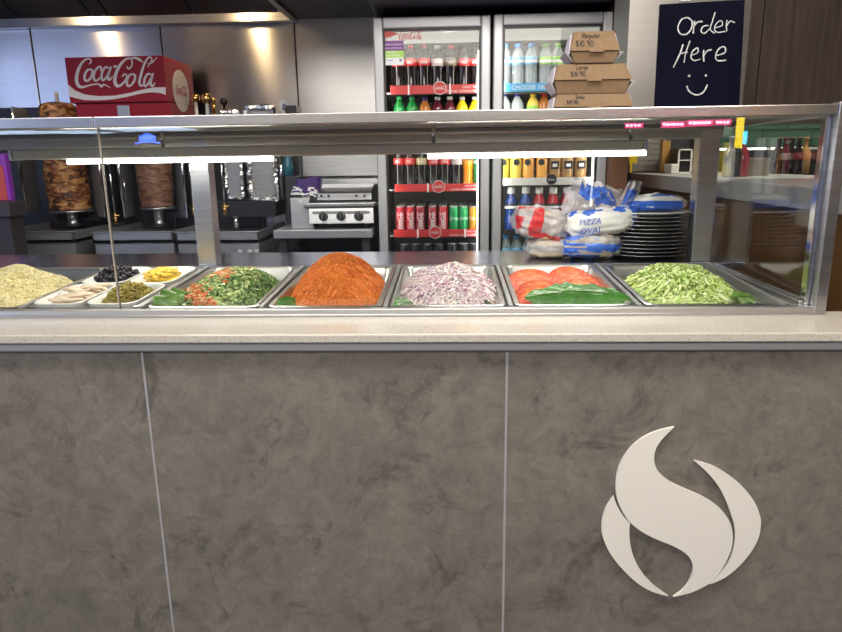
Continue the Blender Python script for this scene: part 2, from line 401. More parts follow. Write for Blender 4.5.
for pts, tips in ((flame, {0, 20}), (lpart, {0, 4, 11}), (rpart, {0, 12})):
    q = [P(x, y, YP) - so for x, y in logo_pts(smooth_poly(pts, tips))]
    b = MB(); n = len(q)
    b.add([(v.x, -.011, v.z) for v in q]+[(v.x, -.004, v.z) for v in q], [tuple(range(n)), tuple(reversed(range(n, 2*n)))]+[(k, (k+1) % n, n+(k+1) % n, n+k) for k in range(n)])
    o = b.build('flame_piece', M['sign_cream'], sgn)
    bm = bmesh.new(); bm.from_mesh(o.data); bmesh.ops.recalc_face_normals(bm, faces=bm.faces)
    bmesh.ops.triangulate(bm, faces=[f for f in bm.faces if len(f.verts) > 4]); bm.to_mesh(o.data); bm.free()

# ------------------------------------------------------------------ glass display case
TILT = math.atan(.0274/.5362)
YF, YBK = 1.73, 2.2662
GY = 1.70
case = thing('glass_display_case', 'long glass fronted food display case with stainless frame on the counter', 'display case', (0, 0, OFF))
xl, xr = -2.55, .905
zr0, zr1 = .470, .4955
case_z = lambda px, py, Y: Z(px, py, Y) - OFF
SEAM = X(107, 200, GY)
MB().box((xl, GY-.003, .0), (SEAM-.0018, GY+.003, zr0)).build('front_glass', M['glass'], case)
MB().box((SEAM+.0018, GY-.003, .0), (xr, GY+.003, zr0)).build('front_glass', M['glass'], case)
MB().box((SEAM-.0018, GY-.0035, .0), (SEAM+.0018, GY+.0035, zr0)).build('glass_joint', pbr('joint_grey', (.33,.29,.24), .4), case)
r = MB(); r.box((xl, GY-.022, zr0), (SEAM-.001, GY+.022, zr1)); r.box((SEAM+.001, GY-.022, zr0), (.915, GY+.022, zr1))
r.build('top_rail', M['rail'], case, bevel=.002)
b = MB(); b.box((xl, GY-.024, -.0145), (.94, GY+.02, -.008)); b.box((xl, GY-.024, -.008), (.94, GY-.006, .006)); b.box((xl, GY+.005, -.008), (.94, GY+.02, .001))
b.build('glass_channel', M['alu'], case, bevel=.0015)
# end frame and end glass
ex = X(810, 304, GY)
pst = MB(); pst.box((ex, GY-.025, -.0145), (ex+.028, GY+.012, zr1+.004)); pst.build('end_post', M['steel'], case, bevel=.002)
MB().box((ex-.012, GY+.004, .0), (ex-.001, GY+.03, zr0)).build('end_gasket', M['chrome'], case, bevel=.002)
MB().box((ex-.001, GY+.02, .0), (ex+.005, 2.44, zr0)).build('end_glass', M['glass'], case)
b = MB(); b.box((ex-.018, GY+.02, -.0145), (ex-.002, 2.44, .012)); b.box((ex+.006, GY+.02, -.0145), (ex+.014, 2.44, .012)); b.build('end_channel', M['alu'], case, bevel=.002)
MB().box((ex-.004, GY+.02, zr0), (ex+.028, 2.44, zr1)).build('end_rail', M['rail'], case, bevel=.002)
# roof sheet and back fascia
MB().box((xl, GY+.02, zr1-.012), (ex, 2.38, zr1-.004)).build('roof_sheet', M['steel_grey'], case)
YFA = 2.30
f = MB(); f.box((xl, YFA, case_z(421, 143, YFA)), (ex-.02, YFA+.05, zr1-.012)); f.box((xl, YFA-.012, case_z(421, 134, YFA)), (ex-.02, YFA, case_z(421, 131, YFA)))
f.build('back_fascia', M['steel_grey'], case, bevel=.003)
for px in (207.5, 701):
    x0 = X(px, 262, YFA)
    MB().box((x0-.034, YFA-.0005, .027), (x0+.032, YFA+.06, zr1-.012)).build('back_post', M['steel'], case, bevel=.004)
# well with sloped floor, dividers and back ledge
w = MB()
zb = .0274
w.box((xl, YF-.012, -.13), (ex-.02, YF-.002, -.002)); w.box((xl, YBK+.003, -.13), (ex-.02, YBK+.016, zb)); w.box((xl, YF-.002, -.14), (ex-.02, YBK+.003, -.13))
w.box((ex-.03, YF-.002, -.13), (ex-.02, YBK+.003, -.002))
w.build('food_well', M['steel_dark'], case)
D0 = -1.18
for k in range(-2, 7):
    xd = D0 + .335*k if k < 6 else .866
    b = MB(); b.hexa([(xd-.006,YF,-.07),(xd+.006,YF,-.07),(xd+.006,YBK,-.07+zb),(xd-.006,YBK,-.07+zb),(xd-.006,YF,.004),(xd+.006,YF,.004),(xd+.006,YBK,.004+zb),(xd-.006,YBK,.004+zb)])
    b.build('pan_divider', M['steel_dark'], case, bevel=.001)
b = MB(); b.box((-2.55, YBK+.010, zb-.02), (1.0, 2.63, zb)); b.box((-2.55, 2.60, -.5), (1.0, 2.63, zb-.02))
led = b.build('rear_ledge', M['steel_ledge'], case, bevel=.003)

# strip light hung under the fascia
YL = 2.12
lz1, lz0 = case_z(421, 143.5, YL), case_z(421, 156, YL)
lx0, lx1 = X(13, 152, YL), X(646, 150, YL)
lamp = thing('display_strip_light', 'long slim strip light hung under the roof of the glass case', 'light', (0, YL, OFF))
b = MB(); prof = []
hm = (lz0+lz1)/2
b.box((lx0+.015, -.03, lz0+.006), (lx1-.015, .03, lz1)); b.build('housing', pbr('lamp_housing', (.62,.61,.57), .5), lamp, bevel=.006)
for a in (lx0, lx1-.015): MB().box((a, -.031, lz0+.003), (a+.015, .031, lz1+.001)).build('end_cap', M['alu'], lamp, bevel=.006)
M['tube'] = emis('tube_light', (1.0,.95,.86), 18)
for p0, p1 in ((70, 274), (428, 644)):
    a, c_ = X(p0, 155, YL), X(p1, 155, YL)
    MB().tube([(a, -.018, lz0-.002), (c_, -.018, lz0-.002)], .0068, 12).build('light_tube', M['tube'], lamp)
for hx in (-.9, -.05, .55):
    MB().tube([(hx, .0, lz1-.002), (hx, .0, zr1-.0125)], .006, 8).build('hanger_rod', M['chrome'], lamp)

# ------------------------------------------------------------------ food pans
def xc(k): return D0 + .335*(k-1) + .1675           # middle of pan k, 0..6
PAN_R = (TILT, 0, 0)
def pan_mesh(b, hw, y0, y1, depth, rr, th=.0):
    def ring(inset, z, r):
        pts = []
        for cx_, cy_, a0 in ((hw-inset-r, y1-inset-r, 0), (-(hw-inset-r), y1-inset-r, 90), (-(hw-inset-r), y0+inset+r, 180), (hw-inset-r, y0+inset+r, 270)):
            for k in range(5):
                a = math.radians(a0+90*k/4); pts.append((cx_+r*math.cos(a), cy_+r*math.sin(a), z))
        return pts
    rings = [ring(.0, -.006, rr+.008), ring(-.001, -.001, rr+.009), ring(.003, .001, rr+.006), ring(.012, .0005, rr), ring(.016, -.006, rr), ring(.026, -depth+.006, rr*.8), ring(.034, -depth, rr*.7)]
    n = 20; vs = [p for r_ in rings for p in r_]; fs = []
    for i in range(len(rings)-1):
        for k in range(n): fs.append((i*n+k, i*n+(k+1) % n, (i+1)*n+(k+1) % n, (i+1)*n+k))
    fs.append(tuple((len(rings)-1)*n+k for k in range(n)))
    b.add(vs, fs, 0, True); return b
pan_labels = ['steel pan holding the shredded cheese', 'steel pan holding four white dishes', 'steel pan under the tabouli salad',
              'steel pan under the mound of shredded carrot', 'steel pan under the sliced red onion', 'steel pan under the tomato slices', 'steel pan under the shredded lettuce']
pm = None
for k in range(-1, 7):
    if k == -1: continue
    loc = (xc(k), YF, OFF-.001)
    hw = .155 if k < 6 else .165
    if k == 6: loc = (xc(6)+.008, YF, OFF-.001)
    if pm is None:
        pm = pan_mesh(MB(), .155, .006, .532, .065, .022).build('food_pan', M['steel_pan'], None, loc=loc, rot=PAN_R, sharp=50)
        tag(pm, pan_labels[0], 'pan', 'steel pans along the display'); 
    else: dup(pm, pan_labels[k], loc)
def pan_obj(o, k, dz=0): o.location = (xc(k) + (.008 if k == 6 else 0), YF, OFF+dz); o.rotation_euler = PAN_R; return o

def dome(x, y, cx_, cy_, rx, ry, h, p=1.0, base=-.03, nz=.012, seed=0):
    d = math.sqrt(((x-cx_)/rx)**2+((y-cy_)/ry)**2)
    z = base + (h-base)*max(0, 1-d**2.1)**p if d < 1 else base
    return z + nz*noise.noise(Vector((x*18+seed, y*18, seed)))
def pile(name, mat, k, cx_, cy_, rx, ry, h, n, L, w, th, p=1.0, base=-.045, curl=.3, lift=.35, core=None, kind='stuff', nz=.012, lim=(-.15,.15,.012,.52), fn=None, seg=3, seed=3, jit=.006, dirx=0):
    rnd = random.Random(seed)
    b = MB()
    def H(x, y): return dome(x, y, cx_, cy_, rx, ry, h, p, base, nz, seed)
    def core_fn(u, v):
        a = u*2*PI; r_ = v
        x = cx_+rx*.98*r_*math.cos(a); y = cy_+ry*.98*r_*math.sin(a)
        x = min(max(x, lim[0]), lim[1]); y = min(max(y, lim[2]), lim[3])
        return (x, y, H(x, y)-.004)
    b.grid(core_fn, 40, 16, 1, cu=True)
    for _ in range(n):
        a = rnd.random()*2*PI; r_ = math.sqrt(rnd.random())*1.0
        x = cx_+rx*r_*math.cos(a); y = cy_+ry*r_*math.sin(a)
        if not (lim[0] < x < lim[1] and lim[2] < y < lim[3]): continue
        if fn and not fn(x, y, rnd): continue
        th_ = rnd.random()*2*PI
        if dirx: th_ = rnd.gauss(0, dirx)
        d = Vector((math.cos(th_), math.sin(th_)))
        l = L*rnd.uniform(.5, 1.25); cv = rnd.uniform(-curl, curl)
        z0 = H(x, y)+rnd.uniform(0, jit)
        pts = []
        for i in range(seg+1):
            t = i/seg-.5
            q = Vector((x, y))+d*(l*t)+Vector((-d.y, d.x))*(cv*l*(4*t*t))
            hz = max(H(q.x, q.y), -.06)
            pts.append(Vector((q.x, q.y, hz*.6+z0*.4+th*.5+rnd.uniform(0, lift)*th*2)))
        ww = w*rnd.uniform(.7, 1.3); tt = th*rnd.uniform(.7, 1.2)
        roll = rnd.uniform(-.8, .8); vs = []; fs = []
        for i, q in enumerate(pts):
            t = (pts[min(i+1, seg)]-pts[max(i-1, 0)]).normalized()
            s_ = t.cross(Vector((0,0,1))).normalized(); up = s_.cross(t)
            s2 = s_*math.cos(roll)+up*math.sin(roll); u2 = up*math.cos(roll)-s_*math.sin(roll)
            tp = .55 if i in (0, seg) else 1
            vs += [tuple(q+s2*ww*.5*tp), tuple(q+u2*tt*.5), tuple(q-s2*ww*.5*tp), tuple(q-u2*tt*.5)]
        for i in range(seg):
            for j in range(4): fs.append((4*i+j, 4*i+(j+1) % 4, 4*i+4+(j+1) % 4, 4*i+4+j))
        fs += [(3,2,1,0), tuple(4*seg+j for j in range(4))]
        b.add(vs, fs, 0, False)
    o = b.build(name, [mat, core or mat]); pan_obj(o, k)
    if kind: o['kind'] = kind
    return o, H, b

M['carrot'] = island('carrot', [(.54,.11,.012),(.78,.21,.022),(.87,.30,.055),(.68,.15,.016)], .45, .15)
M['carrot_core'] = pbr('carrot_core', (.55,.13,.015), .6)
o, Hc, _ = pile('shredded_carrot', M['carrot'], 3, .008, .24, .146, .228, .088, 7500, .044, .0031, .0026, p=1.05, curl=.3, lift=1.6, core=M['carrot_core'], seed=11)
tag(o, 'tall mound of orange shredded carrot in a steel pan', 'shredded carrot', None, 'stuff')
M['cheese'] = island('cheese', [(.80,.66,.30),(.90,.80,.46),(.94,.87,.60)], .5, .15)
o, _, _ = pile('shredded_cheese', M['cheese'], 0, -.020, .24, .190, .245, .054, 7500, .017, .0034, .0028, p=1.25, curl=.2, lift=.8, core=pbr('cheese_core', (.74,.58,.25), .6), seed=5)
tag(o, 'heap of pale yellow shredded cheese in a steel pan', 'shredded cheese', None, 'stuff')
M['onion'] = island('onion', [(.50,.22,.36),(.72,.55,.62),(.82,.72,.74),(.85,.80,.76),(.62,.38,.50),(.80,.70,.68),(.86,.82,.80)], .35, .2, coat=.2)
o, Ho, _ = pile('sliced_onion', M['onion'], 4, .002, .245, .152, .230, .038, 1900, .055, .0058, .0034, p=.85, curl=.9, lift=2.2, core=pbr('onion_core', (.55,.38,.45), .6), seed=21, seg=5)
tag(o, 'pile of finely sliced red onion in a steel pan', 'sliced onion', None, 'stuff')
M['lettuce'] = island('lettuce', [(.26,.42,.07),(.52,.64,.20),(.68,.76,.36),(.40,.56,.13),(.76,.80,.48),(.48,.62,.18)], .4, .15)
o, Hl, _ = pile('shredded_lettuce', M['lettuce'], 6, .010, .235, .152, .240, .034, 2700, .040, .0085, .0018, p=.95, curl=.6, lift=5.0, core=pbr('lettuce_core', (.34,.48,.10), .6), seed=31, lim=(-.145,.15,.012,.50))
tag(o, 'heap of pale green shredded lettuce in a steel pan', 'shredded lettuce', None, 'stuff')
# tabouli: parsley chips with diced tomato and cucumber on one flank
M['tabouli'] = island('tabouli', [(.02,.075,.015),(.05,.15,.03),(.13,.26,.05),(.34,.42,.14),(.06,.16,.03),(.50,.56,.27),(.035,.11,.02)], .45)
o, Ht, _ = pile('tabouli_salad', M['tabouli'], 2, .005, .25, .150, .245, .032, 5200, .011, .0064, .003, p=.95, curl=.3, lift=2.2, core=pbr('tab_core', (.04,.11,.025), .6), seed=41, seg=2)
tag(o, 'green parsley tabouli salad heaped in a steel pan', 'salad', None, 'stuff')
def scatter(name, mat, k, H, test, n, lo, hi, seed, thick=.7):
    rnd = random.Random(seed); b = MB(); c_ = 0
    while c_ < n:
        x = rnd.uniform(-.14, .14); y = rnd.uniform(.015, .46)
        if not test(x, y, rnd): continue
        c_ += 1
        s_ = rnd.uniform(lo, hi)
        R_ = Matrix.Translation((x, y, H(x, y)+s_*.35+.006)) @ Matrix.Rotation(rnd.random()*6, 4, 'Z') @ Matrix.Rotation(rnd.uniform(-.7,.7), 4, 'X')
        b.box((-s_*.5, -s_*.5, -s_*thick*.5), (s_*.5, s_*.5, s_*thick*.5), 0, R_)
    return pan_obj(b.build(name, mat), k)
M['diced_tomato'] = island('diced_tomato', [(.46,.10,.03),(.62,.18,.06),(.56,.26,.10)], .35, .1)
M['cucumber'] = island('cucumber', [(.40,.52,.16),(.58,.66,.30),(.66,.72,.42)], .35, .1)
o = scatter('diced_tomato', M['diced_tomato'], 2, Ht, lambda x, y, r_: x < .03 and abs((x+.045)/.075) < 1 and .03 < y < .40 and r_.random() < .45+.5*math.sin(x*50+y*34), 330, .008, .015, 3)
tag(o, 'orange diced tomato scattered over one flank of the tabouli', 'diced tomato', None, 'stuff')
o = scatter('diced_cucumber', M['cucumber'], 2, Ht, lambda x, y, r_: abs(x) < .08 and .06 < y < .42 and r_.random() < .7, 520, .006, .013, 9, .5)
tag(o, 'pale green cucumber dice on the crest of the tabouli', 'cucumber', None, 'stuff')

# red onion rings lying on the pile: countable
def ring_mesh(r_, w_, tilt_, squash):
    b = MB(); pts = []
    for i in range(29):
        a = i/28*2*PI*.93
        pts.append((r_*math.cos(a)+.002*math.sin(3*a), r_*squash*math.sin(a), .004*math.sin(2*a)+.003*i/28))
    b.tube(pts, w_, 6); return b
M['onion_ring'] = pbr('onion_ring', (.80,.72,.70), .3, var=.15, scale=20, sss=.2)
TP = lambda k: Matrix.Translation((xc(k), YF, OFF)) @ Matrix.Rotation(TILT, 4, 'X')
for i, (x, y, r_, sq, a) in enumerate([(-.018,.125,.020,.75,.3),(.004,.060,.026,.7,.1),(.006,.100,.017,.6,.5),(-.004,.040,.020,.6,0)]):
    o = ring_mesh(r_, .0028, 0, sq).build('onion_ring', M['onion_ring'])
    p = TP(4) @ Vector((x, y, Ho(x, y)+.006)); o.location = p; o.rotation_euler = (.5, 0, a)
    tag(o, ['white onion ring lying curled at the middle of the red onion pile, farthest back ring','widest onion ring resting low on the red onion pile near the front glass','small onion ring between the curled ring and the widest ring','onion ring lowest on the red onion pile, touching the front glass edge'][i], 'onion ring', 'onion rings on the pile')

# tomato half slices fanned in two columns
def slice_mesh():
    b = MB(); n = 26; r_ = .078
    prof = []
    vs = []; fs = []
    for z in (-.0045, .0045):
        for k in range(n+1):
            a = PI*k/n; vs.append((r_*math.cos(a), r_*.85*math.sin(a), z))
    m_ = n+1
    fs.append(tuple(range(m_, 2*m_))); fs.append(tuple(reversed(range(m_))))
    for k in range(m_): fs.append((k, (k+1) % m_, m_+(k+1) % m_, m_+k))
    b.add(vs, fs); return b
def tomato_mat():
    m, t, o = nt('tomato')
    b = N(t, 'ShaderNodeBsdfPrincipled'); t.links.new(b.outputs[0], o.inputs[0]); b.inputs['Roughness'].default_value = .34; b.inputs['Specular IOR Level'].default_value = .3; b.inputs['Subsurface Weight'].default_value = .05; b.inputs['Subsurface Radius'].default_value = (.01,.004,.002); b.inputs['Subsurface Scale'].default_value = .4
    tc = N(t, 'ShaderNodeTexCoord'); vl = N(t, 'ShaderNodeVectorMath', operation='LENGTH'); t.links.new(tc.outputs['Object'], vl.inputs[0])
    nz = N(t, 'ShaderNodeTexNoise'); nz.inputs['Scale'].default_value = 55; t.links.new(tc.outputs['Object'], nz.inputs['Vector'])
    ad = N(t, 'ShaderNodeMath', operation='MULTIPLY_ADD'); ad.inputs[1].default_value = .035; t.links.new(nz.outputs[0], ad.inputs[0]); t.links.new(vl.outputs['Value'], ad.inputs[2])
    r = N(t, 'ShaderNodeValToRGB'); t.links.new(ad.outputs[0], r.inputs[0])
    r.color_ramp.elements[0].position = .02; r.color_ramp.elements[0].color = (.70,.17,.035,1)
    e = r.color_ramp.elements[1]; e.position = .085; e.color = (.50,.045,.008,1)
    e = r.color_ramp.elements.new(.045); e.color = (.62,.09,.010,1)
    e = r.color_ramp.elements.new(.062); e.color = (.80,.24,.05,1)
    t.links.new(r.outputs[0], b.inputs['Base Color'])
    n3 = N(t, 'ShaderNodeTexNoise'); n3.inputs['Scale'].default_value = 70; n3.inputs['Detail'].default_value = 3; t.links.new(tc.outputs['Object'], n3.inputs['Vector'])
    bp = N(t, 'ShaderNodeBump'); bp.inputs['Strength'].default_value = .6; bp.inputs['Distance'].default_value = .006; t.links.new(n3.outputs[0], bp.inputs['Height']); t.links.new(bp.outputs[0], b.inputs['Normal']); return m
M['tomato'] = tomato_mat()
tm = slice_mesh()
first = None; rnd = random.Random(4)
for c_ in range(2):
    for i in range(9):
        y = .455-.052*i; x = (-.062 if c_ == 0 else .062)+rnd.uniform(-.006, .006)
        z = -.043+.008*math.sin(i*.5)+(.004 if c_ else 0)
        p = TP(5) @ Vector((x, y-.02, z)); rot = (math.radians(38+rnd.uniform(-4, 4)), math.radians(rnd.uniform(-6, 6)), math.radians(rnd.uniform(-7, 7)))
        lab = f"orange red tomato half slice, {ORD[i]} from the back of the {'column beside the onions' if c_ == 0 else 'column beside the lettuce'}"
        if first is None:
            first = tm.build('tomato_slice', M['tomato'], None, bevel=.0018, loc=p, rot=rot); tag(first, lab, 'tomato slice', 'tomato slices in the steel pan')
        else: dup(first, lab, p, rot)

# leaves
def leaf_obj(label, k, x, y, z, L, Wd, rot, mat='leaf', curl=.25, ruffle=.004):
    b = MB()
    def fn(u, v):
        t = u; wv = Wd*math.sin(PI*min(1, t*.96+.02))**.75*(1-.25*t)
        s_ = (v-.5)*2
        return ((t-.5)*L, s_*wv*.5, curl*L*(.25-(t-.5)**2)-abs(s_)**1.5*wv*.12+ruffle*math.sin(t*21+s_*5)*abs(s_))
    b.grid(fn, 22, 10)
    b.grid(lambda u, v: tuple(Vector(fn(u, v))-Vector((0,0,.0012))), 22, 10)
    pts = [Vector(fn(t/10*.98, .5))+Vector((0,0,.0006)) for t in range(11)]
    o = b.build('salad_leaf', M[mat], loc=TP(k) @ Vector((x, y, z)), rot=rot)
    MB().tube(pts, [.0016*(1-.08*i) for i in range(11)], 5).build('midrib', M['leaf_light'], o)
    return tag(o, label, 'leaf', 'green garnish leaves')
leaf_obj('large flat dark green leaf across the front of the tomato slices', 5, -.015, .085, .004, .22, .12, (.42, 0, .14), curl=.22)
leaf_obj('broad dark green leaf lying over the tomato slices beside the lettuce pan', 5, .075, .075, .008, .20, .13, (.40, .10, -.10), curl=.22)
leaf_obj('dark green leaf tip behind the large leaf on the tomato slices', 5, .02, .14, .010, .14, .08, (.4, .1, .2), curl=.2)
leaf_obj('bright green lettuce leaf standing at the front corner of the tabouli', 2, -.105, .055, .012, .10, .085, (.6, -.3, .5), 'leaf_light', .35, .008)
leaf_obj('small green leaf tucked beside the carrot mound near the tabouli divider', 3, -.118, .09, -.012, .10, .06, (.5, -.1, 1.3), curl=.2)
leaf_obj('dark green leaf at the front of the carrot mound beside the tabouli pan', 3, -.125, .04, -.022, .08, .05, (.5, 0, .6), curl=.2)
leaf_obj('small green leaf tucked beside the carrot mound near the onion divider', 3, .128, .045, -.018, .09, .05, (.5, .2, 1.9), curl=.2)
leaf_obj('pointed green leaf at the front of the onions beside the carrot pan', 4, -.118, .050, -.008, .10, .06, (.7, .1, 1.1), curl=.25)
leaf_obj('flat green leaf peeping out under the front of the onions', 4, -.05, .022, -.016, .08, .04, (.5, 0, .1), curl=.2)
leaf_obj('pointed green leaf at the front of the onions beside the tomato pan', 4, .122, .040, -.012, .09, .05, (.7, -.1, 2.0), curl=.25)
leaf_obj('bright green lettuce leaf drooping at the outer end of the lettuce heap', 6, .135, .06, .0, .11, .07, (.4, .2, .5), 'leaf_light', .25, .008)

# white dishes with pickles in pan 1
def dish_mesh(hw, hl):
    b = MB()
    def ring(g, z, r_):
        pts = []
        for cx_, cy_, a0 in ((hw-g-r_, hl-g-r_, 0), (-(hw-g-r_), hl-g-r_, 90), (-(hw-g-r_), -(hl-g-r_), 180), (hw-g-r_, -(hl-g-r_), 270)):
            for q in range(6):
                a = math.radians(a0+90*q/5); pts.append((cx_+r_*math.cos(a), cy_+r_*math.sin(a), z))
        return pts
    rings = [ring(.016, 0, .028), ring(.012, .002, .03), ring(.001, .046, .038), ring(0, .049, .04), ring(.003, .0505, .038), ring(.007, .048, .035), ring(.016, .006, .028)]
    n = 24; vs = [p for r_ in rings for p in r_]; fs = [tuple(reversed(range(n)))]
    for i in range(len(rings)-1):
        for q in range(n): fs.append((i*n+q, i*n+(q+1) % n, (i+1)*n+(q+1) % n, (i+1)*n+q))
    fs.append(tuple((len(rings)-1)*n+q for q in range(n)))
    return b.add(vs, fs, 0, True)
dm = dish_mesh(.072, .122)
dspec = [(-.076, .380, 'white dish filled with black olives at the back of the pan'), (.076, .380, 'white dish filled with yellow pineapple pieces'),
         (-.076, .130, 'white dish filled with pale strips in front of the olives'), (.076, .130, 'white dish filled with chopped green chillies')]
d0 = None; dloc = []
for x, y, lab in dspec:
    p = TP(1) @ Vector((x, y, -.040)); dloc.append((x, y))
    if d0 is None: d0 = dm.build('serving_dish', M['ceramic'], None, loc=p, rot=PAN_R, sharp=60); tag(d0, lab, 'dish', 'white dishes in the steel pan')
    else: dup(d0, lab, p, PAN_R)
MD = lambda i: TP(1) @ Matrix.Translation((dloc[i][0], dloc[i][1], -.040))
M['olive'] = pbr('olive', (.010,.008,.016), .22, var=.5, scale=10)
b = MB(); b.lathe([(0,-.0095),(.005,-.009),(.0082,-.005),(.0092,0),(.0082,.005),(.005,.009),(.0025,.0098),(.0024,.0085),(0,.008)], 12)
ol = None; rnd = random.Random(2); cnt_o = 0
for lay, (nx, ny, z) in enumerate([(7, 8, .040), (6, 6, .051), (4, 5, .061), (3, 3, .070)]):
    for i in range(nx):
        for j in range(ny):
            x = (i-(nx-1)/2)*.0155+rnd.uniform(-.003, .003); y = (j-(ny-1)/2)*.022+rnd.uniform(-.004, .004)-.01
            if (x/.055)**2+(y/.095)**2 > 1.05: continue
            p = MD(0) @ Vector((x, y, z+rnd.uniform(-.003, .003))); rot = (rnd.random()*3, rnd.random()*3, rnd.random()*3)
            if ol is None: ol = b.build('black_olive', M['olive'], None, loc=p, rot=rot); tag(ol, 'black olive piled in the white dish at the back of the pan', 'olive', 'black olives in the white dish')
            else: dup(ol, 'black olive piled in the white dish at the back of the pan', p, rot)
MB().add([],[])
M['pineapple'] = pbr('pineapple', (.80,.58,.10), .3, var=.2, scale=40, sss=.2)
b = MB(); b.hexa([(-.013,-.008,0),(.013,-.006,0),(.009,.008,0),(-.008,.009,0),(-.012,-.006,.008),(.011,-.007,.009),(.010,.008,.008),(-.009,.007,.009)])
o1 = None
for i in range(30):
    a = i*2.4; r_ = .009*math.sqrt(i)
    p = MD(1) @ Vector((r_*math.cos(a)*.95, r_*math.sin(a)*1.5-.02, .050+.014*max(0, 1-i/30)+rnd.uniform(-.002,.002))); rot = (rnd.uniform(-.4,.4), rnd.uniform(-.4,.4), rnd.random()*6)
    if o1 is None: o1 = b.build('pineapple_piece', M['pineapple'], None, bevel=.002, loc=p, rot=rot); tag(o1, 'yellow pineapple piece heaped in the white dish beside the tabouli', 'pineapple piece', 'pineapple pieces in the white dish')
    else: dup(o1, o1['label'], p, rot)
tag(MB().lathe([(0,.0),(.054,.0),(.06,.006),(.05,.030),(.03,.042),(0,.044)], 20, 0, Matrix.Diagonal((1,1.65,1,1)), True).build('pickle_bed', M['pineapple'], loc=MD(1) @ Vector((0,0,.0072)), rot=PAN_R), 'layer of yellow pineapple below the top pieces in its dish', 'pineapple', None, 'stuff')
M['pale_strip'] = pbr('pale_strip', (.74,.60,.46), .4, var=.18, scale=30, sss=.2)
b = MB(); b.lathe([(0,-.030),(.006,-.028),(.0095,-.012),(.0105,.005),(.008,.022),(.004,.029),(0,.030)], 10, 0, Matrix.Rotation(PI/2, 4, 'Y') @ Matrix.Diagonal((.55,1,1,1)))
o2 = None
for i in range(22):
    x = rnd.uniform(-.036, .036); y = -.085+.170*i/21+rnd.uniform(-.008,.008)
    p = MD(2) @ Vector((x, y, .046+.010*(1-abs(y)/.1)+rnd.uniform(0,.006))); rot = (rnd.uniform(-.3,.3), rnd.uniform(-.25,.25), rnd.uniform(-.5,.9))
    if o2 is None: o2 = b.build('pale_strip', M['pale_strip'], None, loc=p, rot=rot); tag(o2, 'pale cream strip lying in the white dish in front of the olives', 'food strip', 'pale strips in the white dish')
    else: dup(o2, o2['label'], p, rot)
tag(MB().lathe([(0,.0),(.054,.0),(.06,.006),(.055,.032),(.03,.040),(0,.042)], 20, 0, Matrix.Diagonal((1,1.65,1,1)), True).build('strip_bed', M['pale_strip'], loc=MD(2) @ Vector((0,0,.0072)), rot=PAN_R), 'layer of pale cream food below the top strips in its dish', 'food strips', None, 'stuff')
M['chilli'] = island('chilli', [(.20,.17,.03),(.34,.27,.05),(.42,.36,.08),(.26,.15,.03),(.30,.28,.06)], .3)
b = MB(); rnd = random.Random(8)
b.grid(lambda u, v: (.062*v*math.cos(u*2*PI), .105*v*math.sin(u*2*PI), .022+.040*(1-v**2)), 24, 8, 1, cu=True)
for i in range(420):
    a = rnd.random()*2*PI; r_ = math.sqrt(rnd.random())
    x, y = .062*r_*math.cos(a), .105*r_*math.sin(a); z = .026+.044*(1-r_**2)+rnd.uniform(0,.008)
    rr = rnd.uniform(.004,.0075)
    pts = [(rr*math.cos(t), rr*math.sin(t), 0) for t in [q/6*2*PI*rnd.choice([.6,.9]) for q in range(7)]]
    b.tube(pts, rnd.uniform(.0014,.0026), 5, 0, Matrix.Translation((x,y,z)) @ Matrix.Rotation(rnd.uniform(-1,1),4,'X') @ Matrix.Rotation(rnd.random()*6,4,'Z'))
o = b.build('chopped_chillies', [M['chilli'], pbr('chilli_core', (.22,.18,.04), .5)], loc=MD(3) @ Vector((0,0,0)), rot=PAN_R)
tag(o, 'olive green chopped chillies heaped in a white dish beside the tabouli', 'chillies', None, 'stuff')

# ------------------------------------------------------------------ lettering helpers
def homog(x, y):                              # photo crop of the red header -> unit square of its front
    v = 0.5
    for _ in range(8):
        l = 20+(y-50)*.151; r_ = 615+(y-37)*.093
        u = (x-l)/(r_-l); t = 50-13*u; b_ = 315-10*u; v = (b_-y)/(b_-t)
    return u, v
COKE = [
 ([(172,88),(184,74),(178,60),(158,58),(128,82),(106,125),(98,175),(108,210),(132,221),(172,211),(215,203),(236,206),(248,218),(262,206),(302,225)], [6,9,9,9,13,19,21,19,14,9,7,9,12,8,2]),
 ([(186,118),(164,122),(147,150),(148,178),(164,184),(184,164),(193,132),(183,114)], [10,12,14,14,12,13,13,8]),
 ([(240,126),(246,108),(230,104),(208,128),(200,162),(210,183),(228,177),(246,156)], [9,11,11,13,14,13,10,5]),
 ([(292,112),(272,106),(252,132),(248,166),(258,181),(276,164),(292,130)], [8,11,13,14,12,12,10]),
 ([(304,102),(290,150),(289,175),(300,176),(314,156)], [11,13,13,10,4]),
 ([(318,104),(338,99)], [12,12]),
 ([(398,100),(410,116),(428,96),(430,68),(414,55),(384,66),(352,104),(332,150),(328,190),(342,214),(368,206),(392,178),(398,154),(386,145),(370,160)], [6,7,8,8,9,13,18,20,20,18,13,10,8,8,7]),
 ([(418,56),(448,52),(474,62),(496,78)], [5,12,15,4]),
 ([(436,146),(414,152),(400,184),(404,212),(424,210),(444,182),(448,154),(436,144)], [10,12,14,14,12,13,13,8]),
 ([(522,104),(546,72),(544,50),(526,52),(502,92),(484,150),(474,192),(484,214),(500,204)], [5,7,8,9,12,15,15,13,5]),
 ([(524,86),(548,78),(580,48)], [4,11,2]),
 ([(544,150),(526,144),(508,168),(502,202),(510,216),(526,202),(542,168)], [8,11,13,14,12,12,10]),
 ([(556,140),(542,190),(546,213),(556,212),(568,194)], [11,13,13,10,4])]
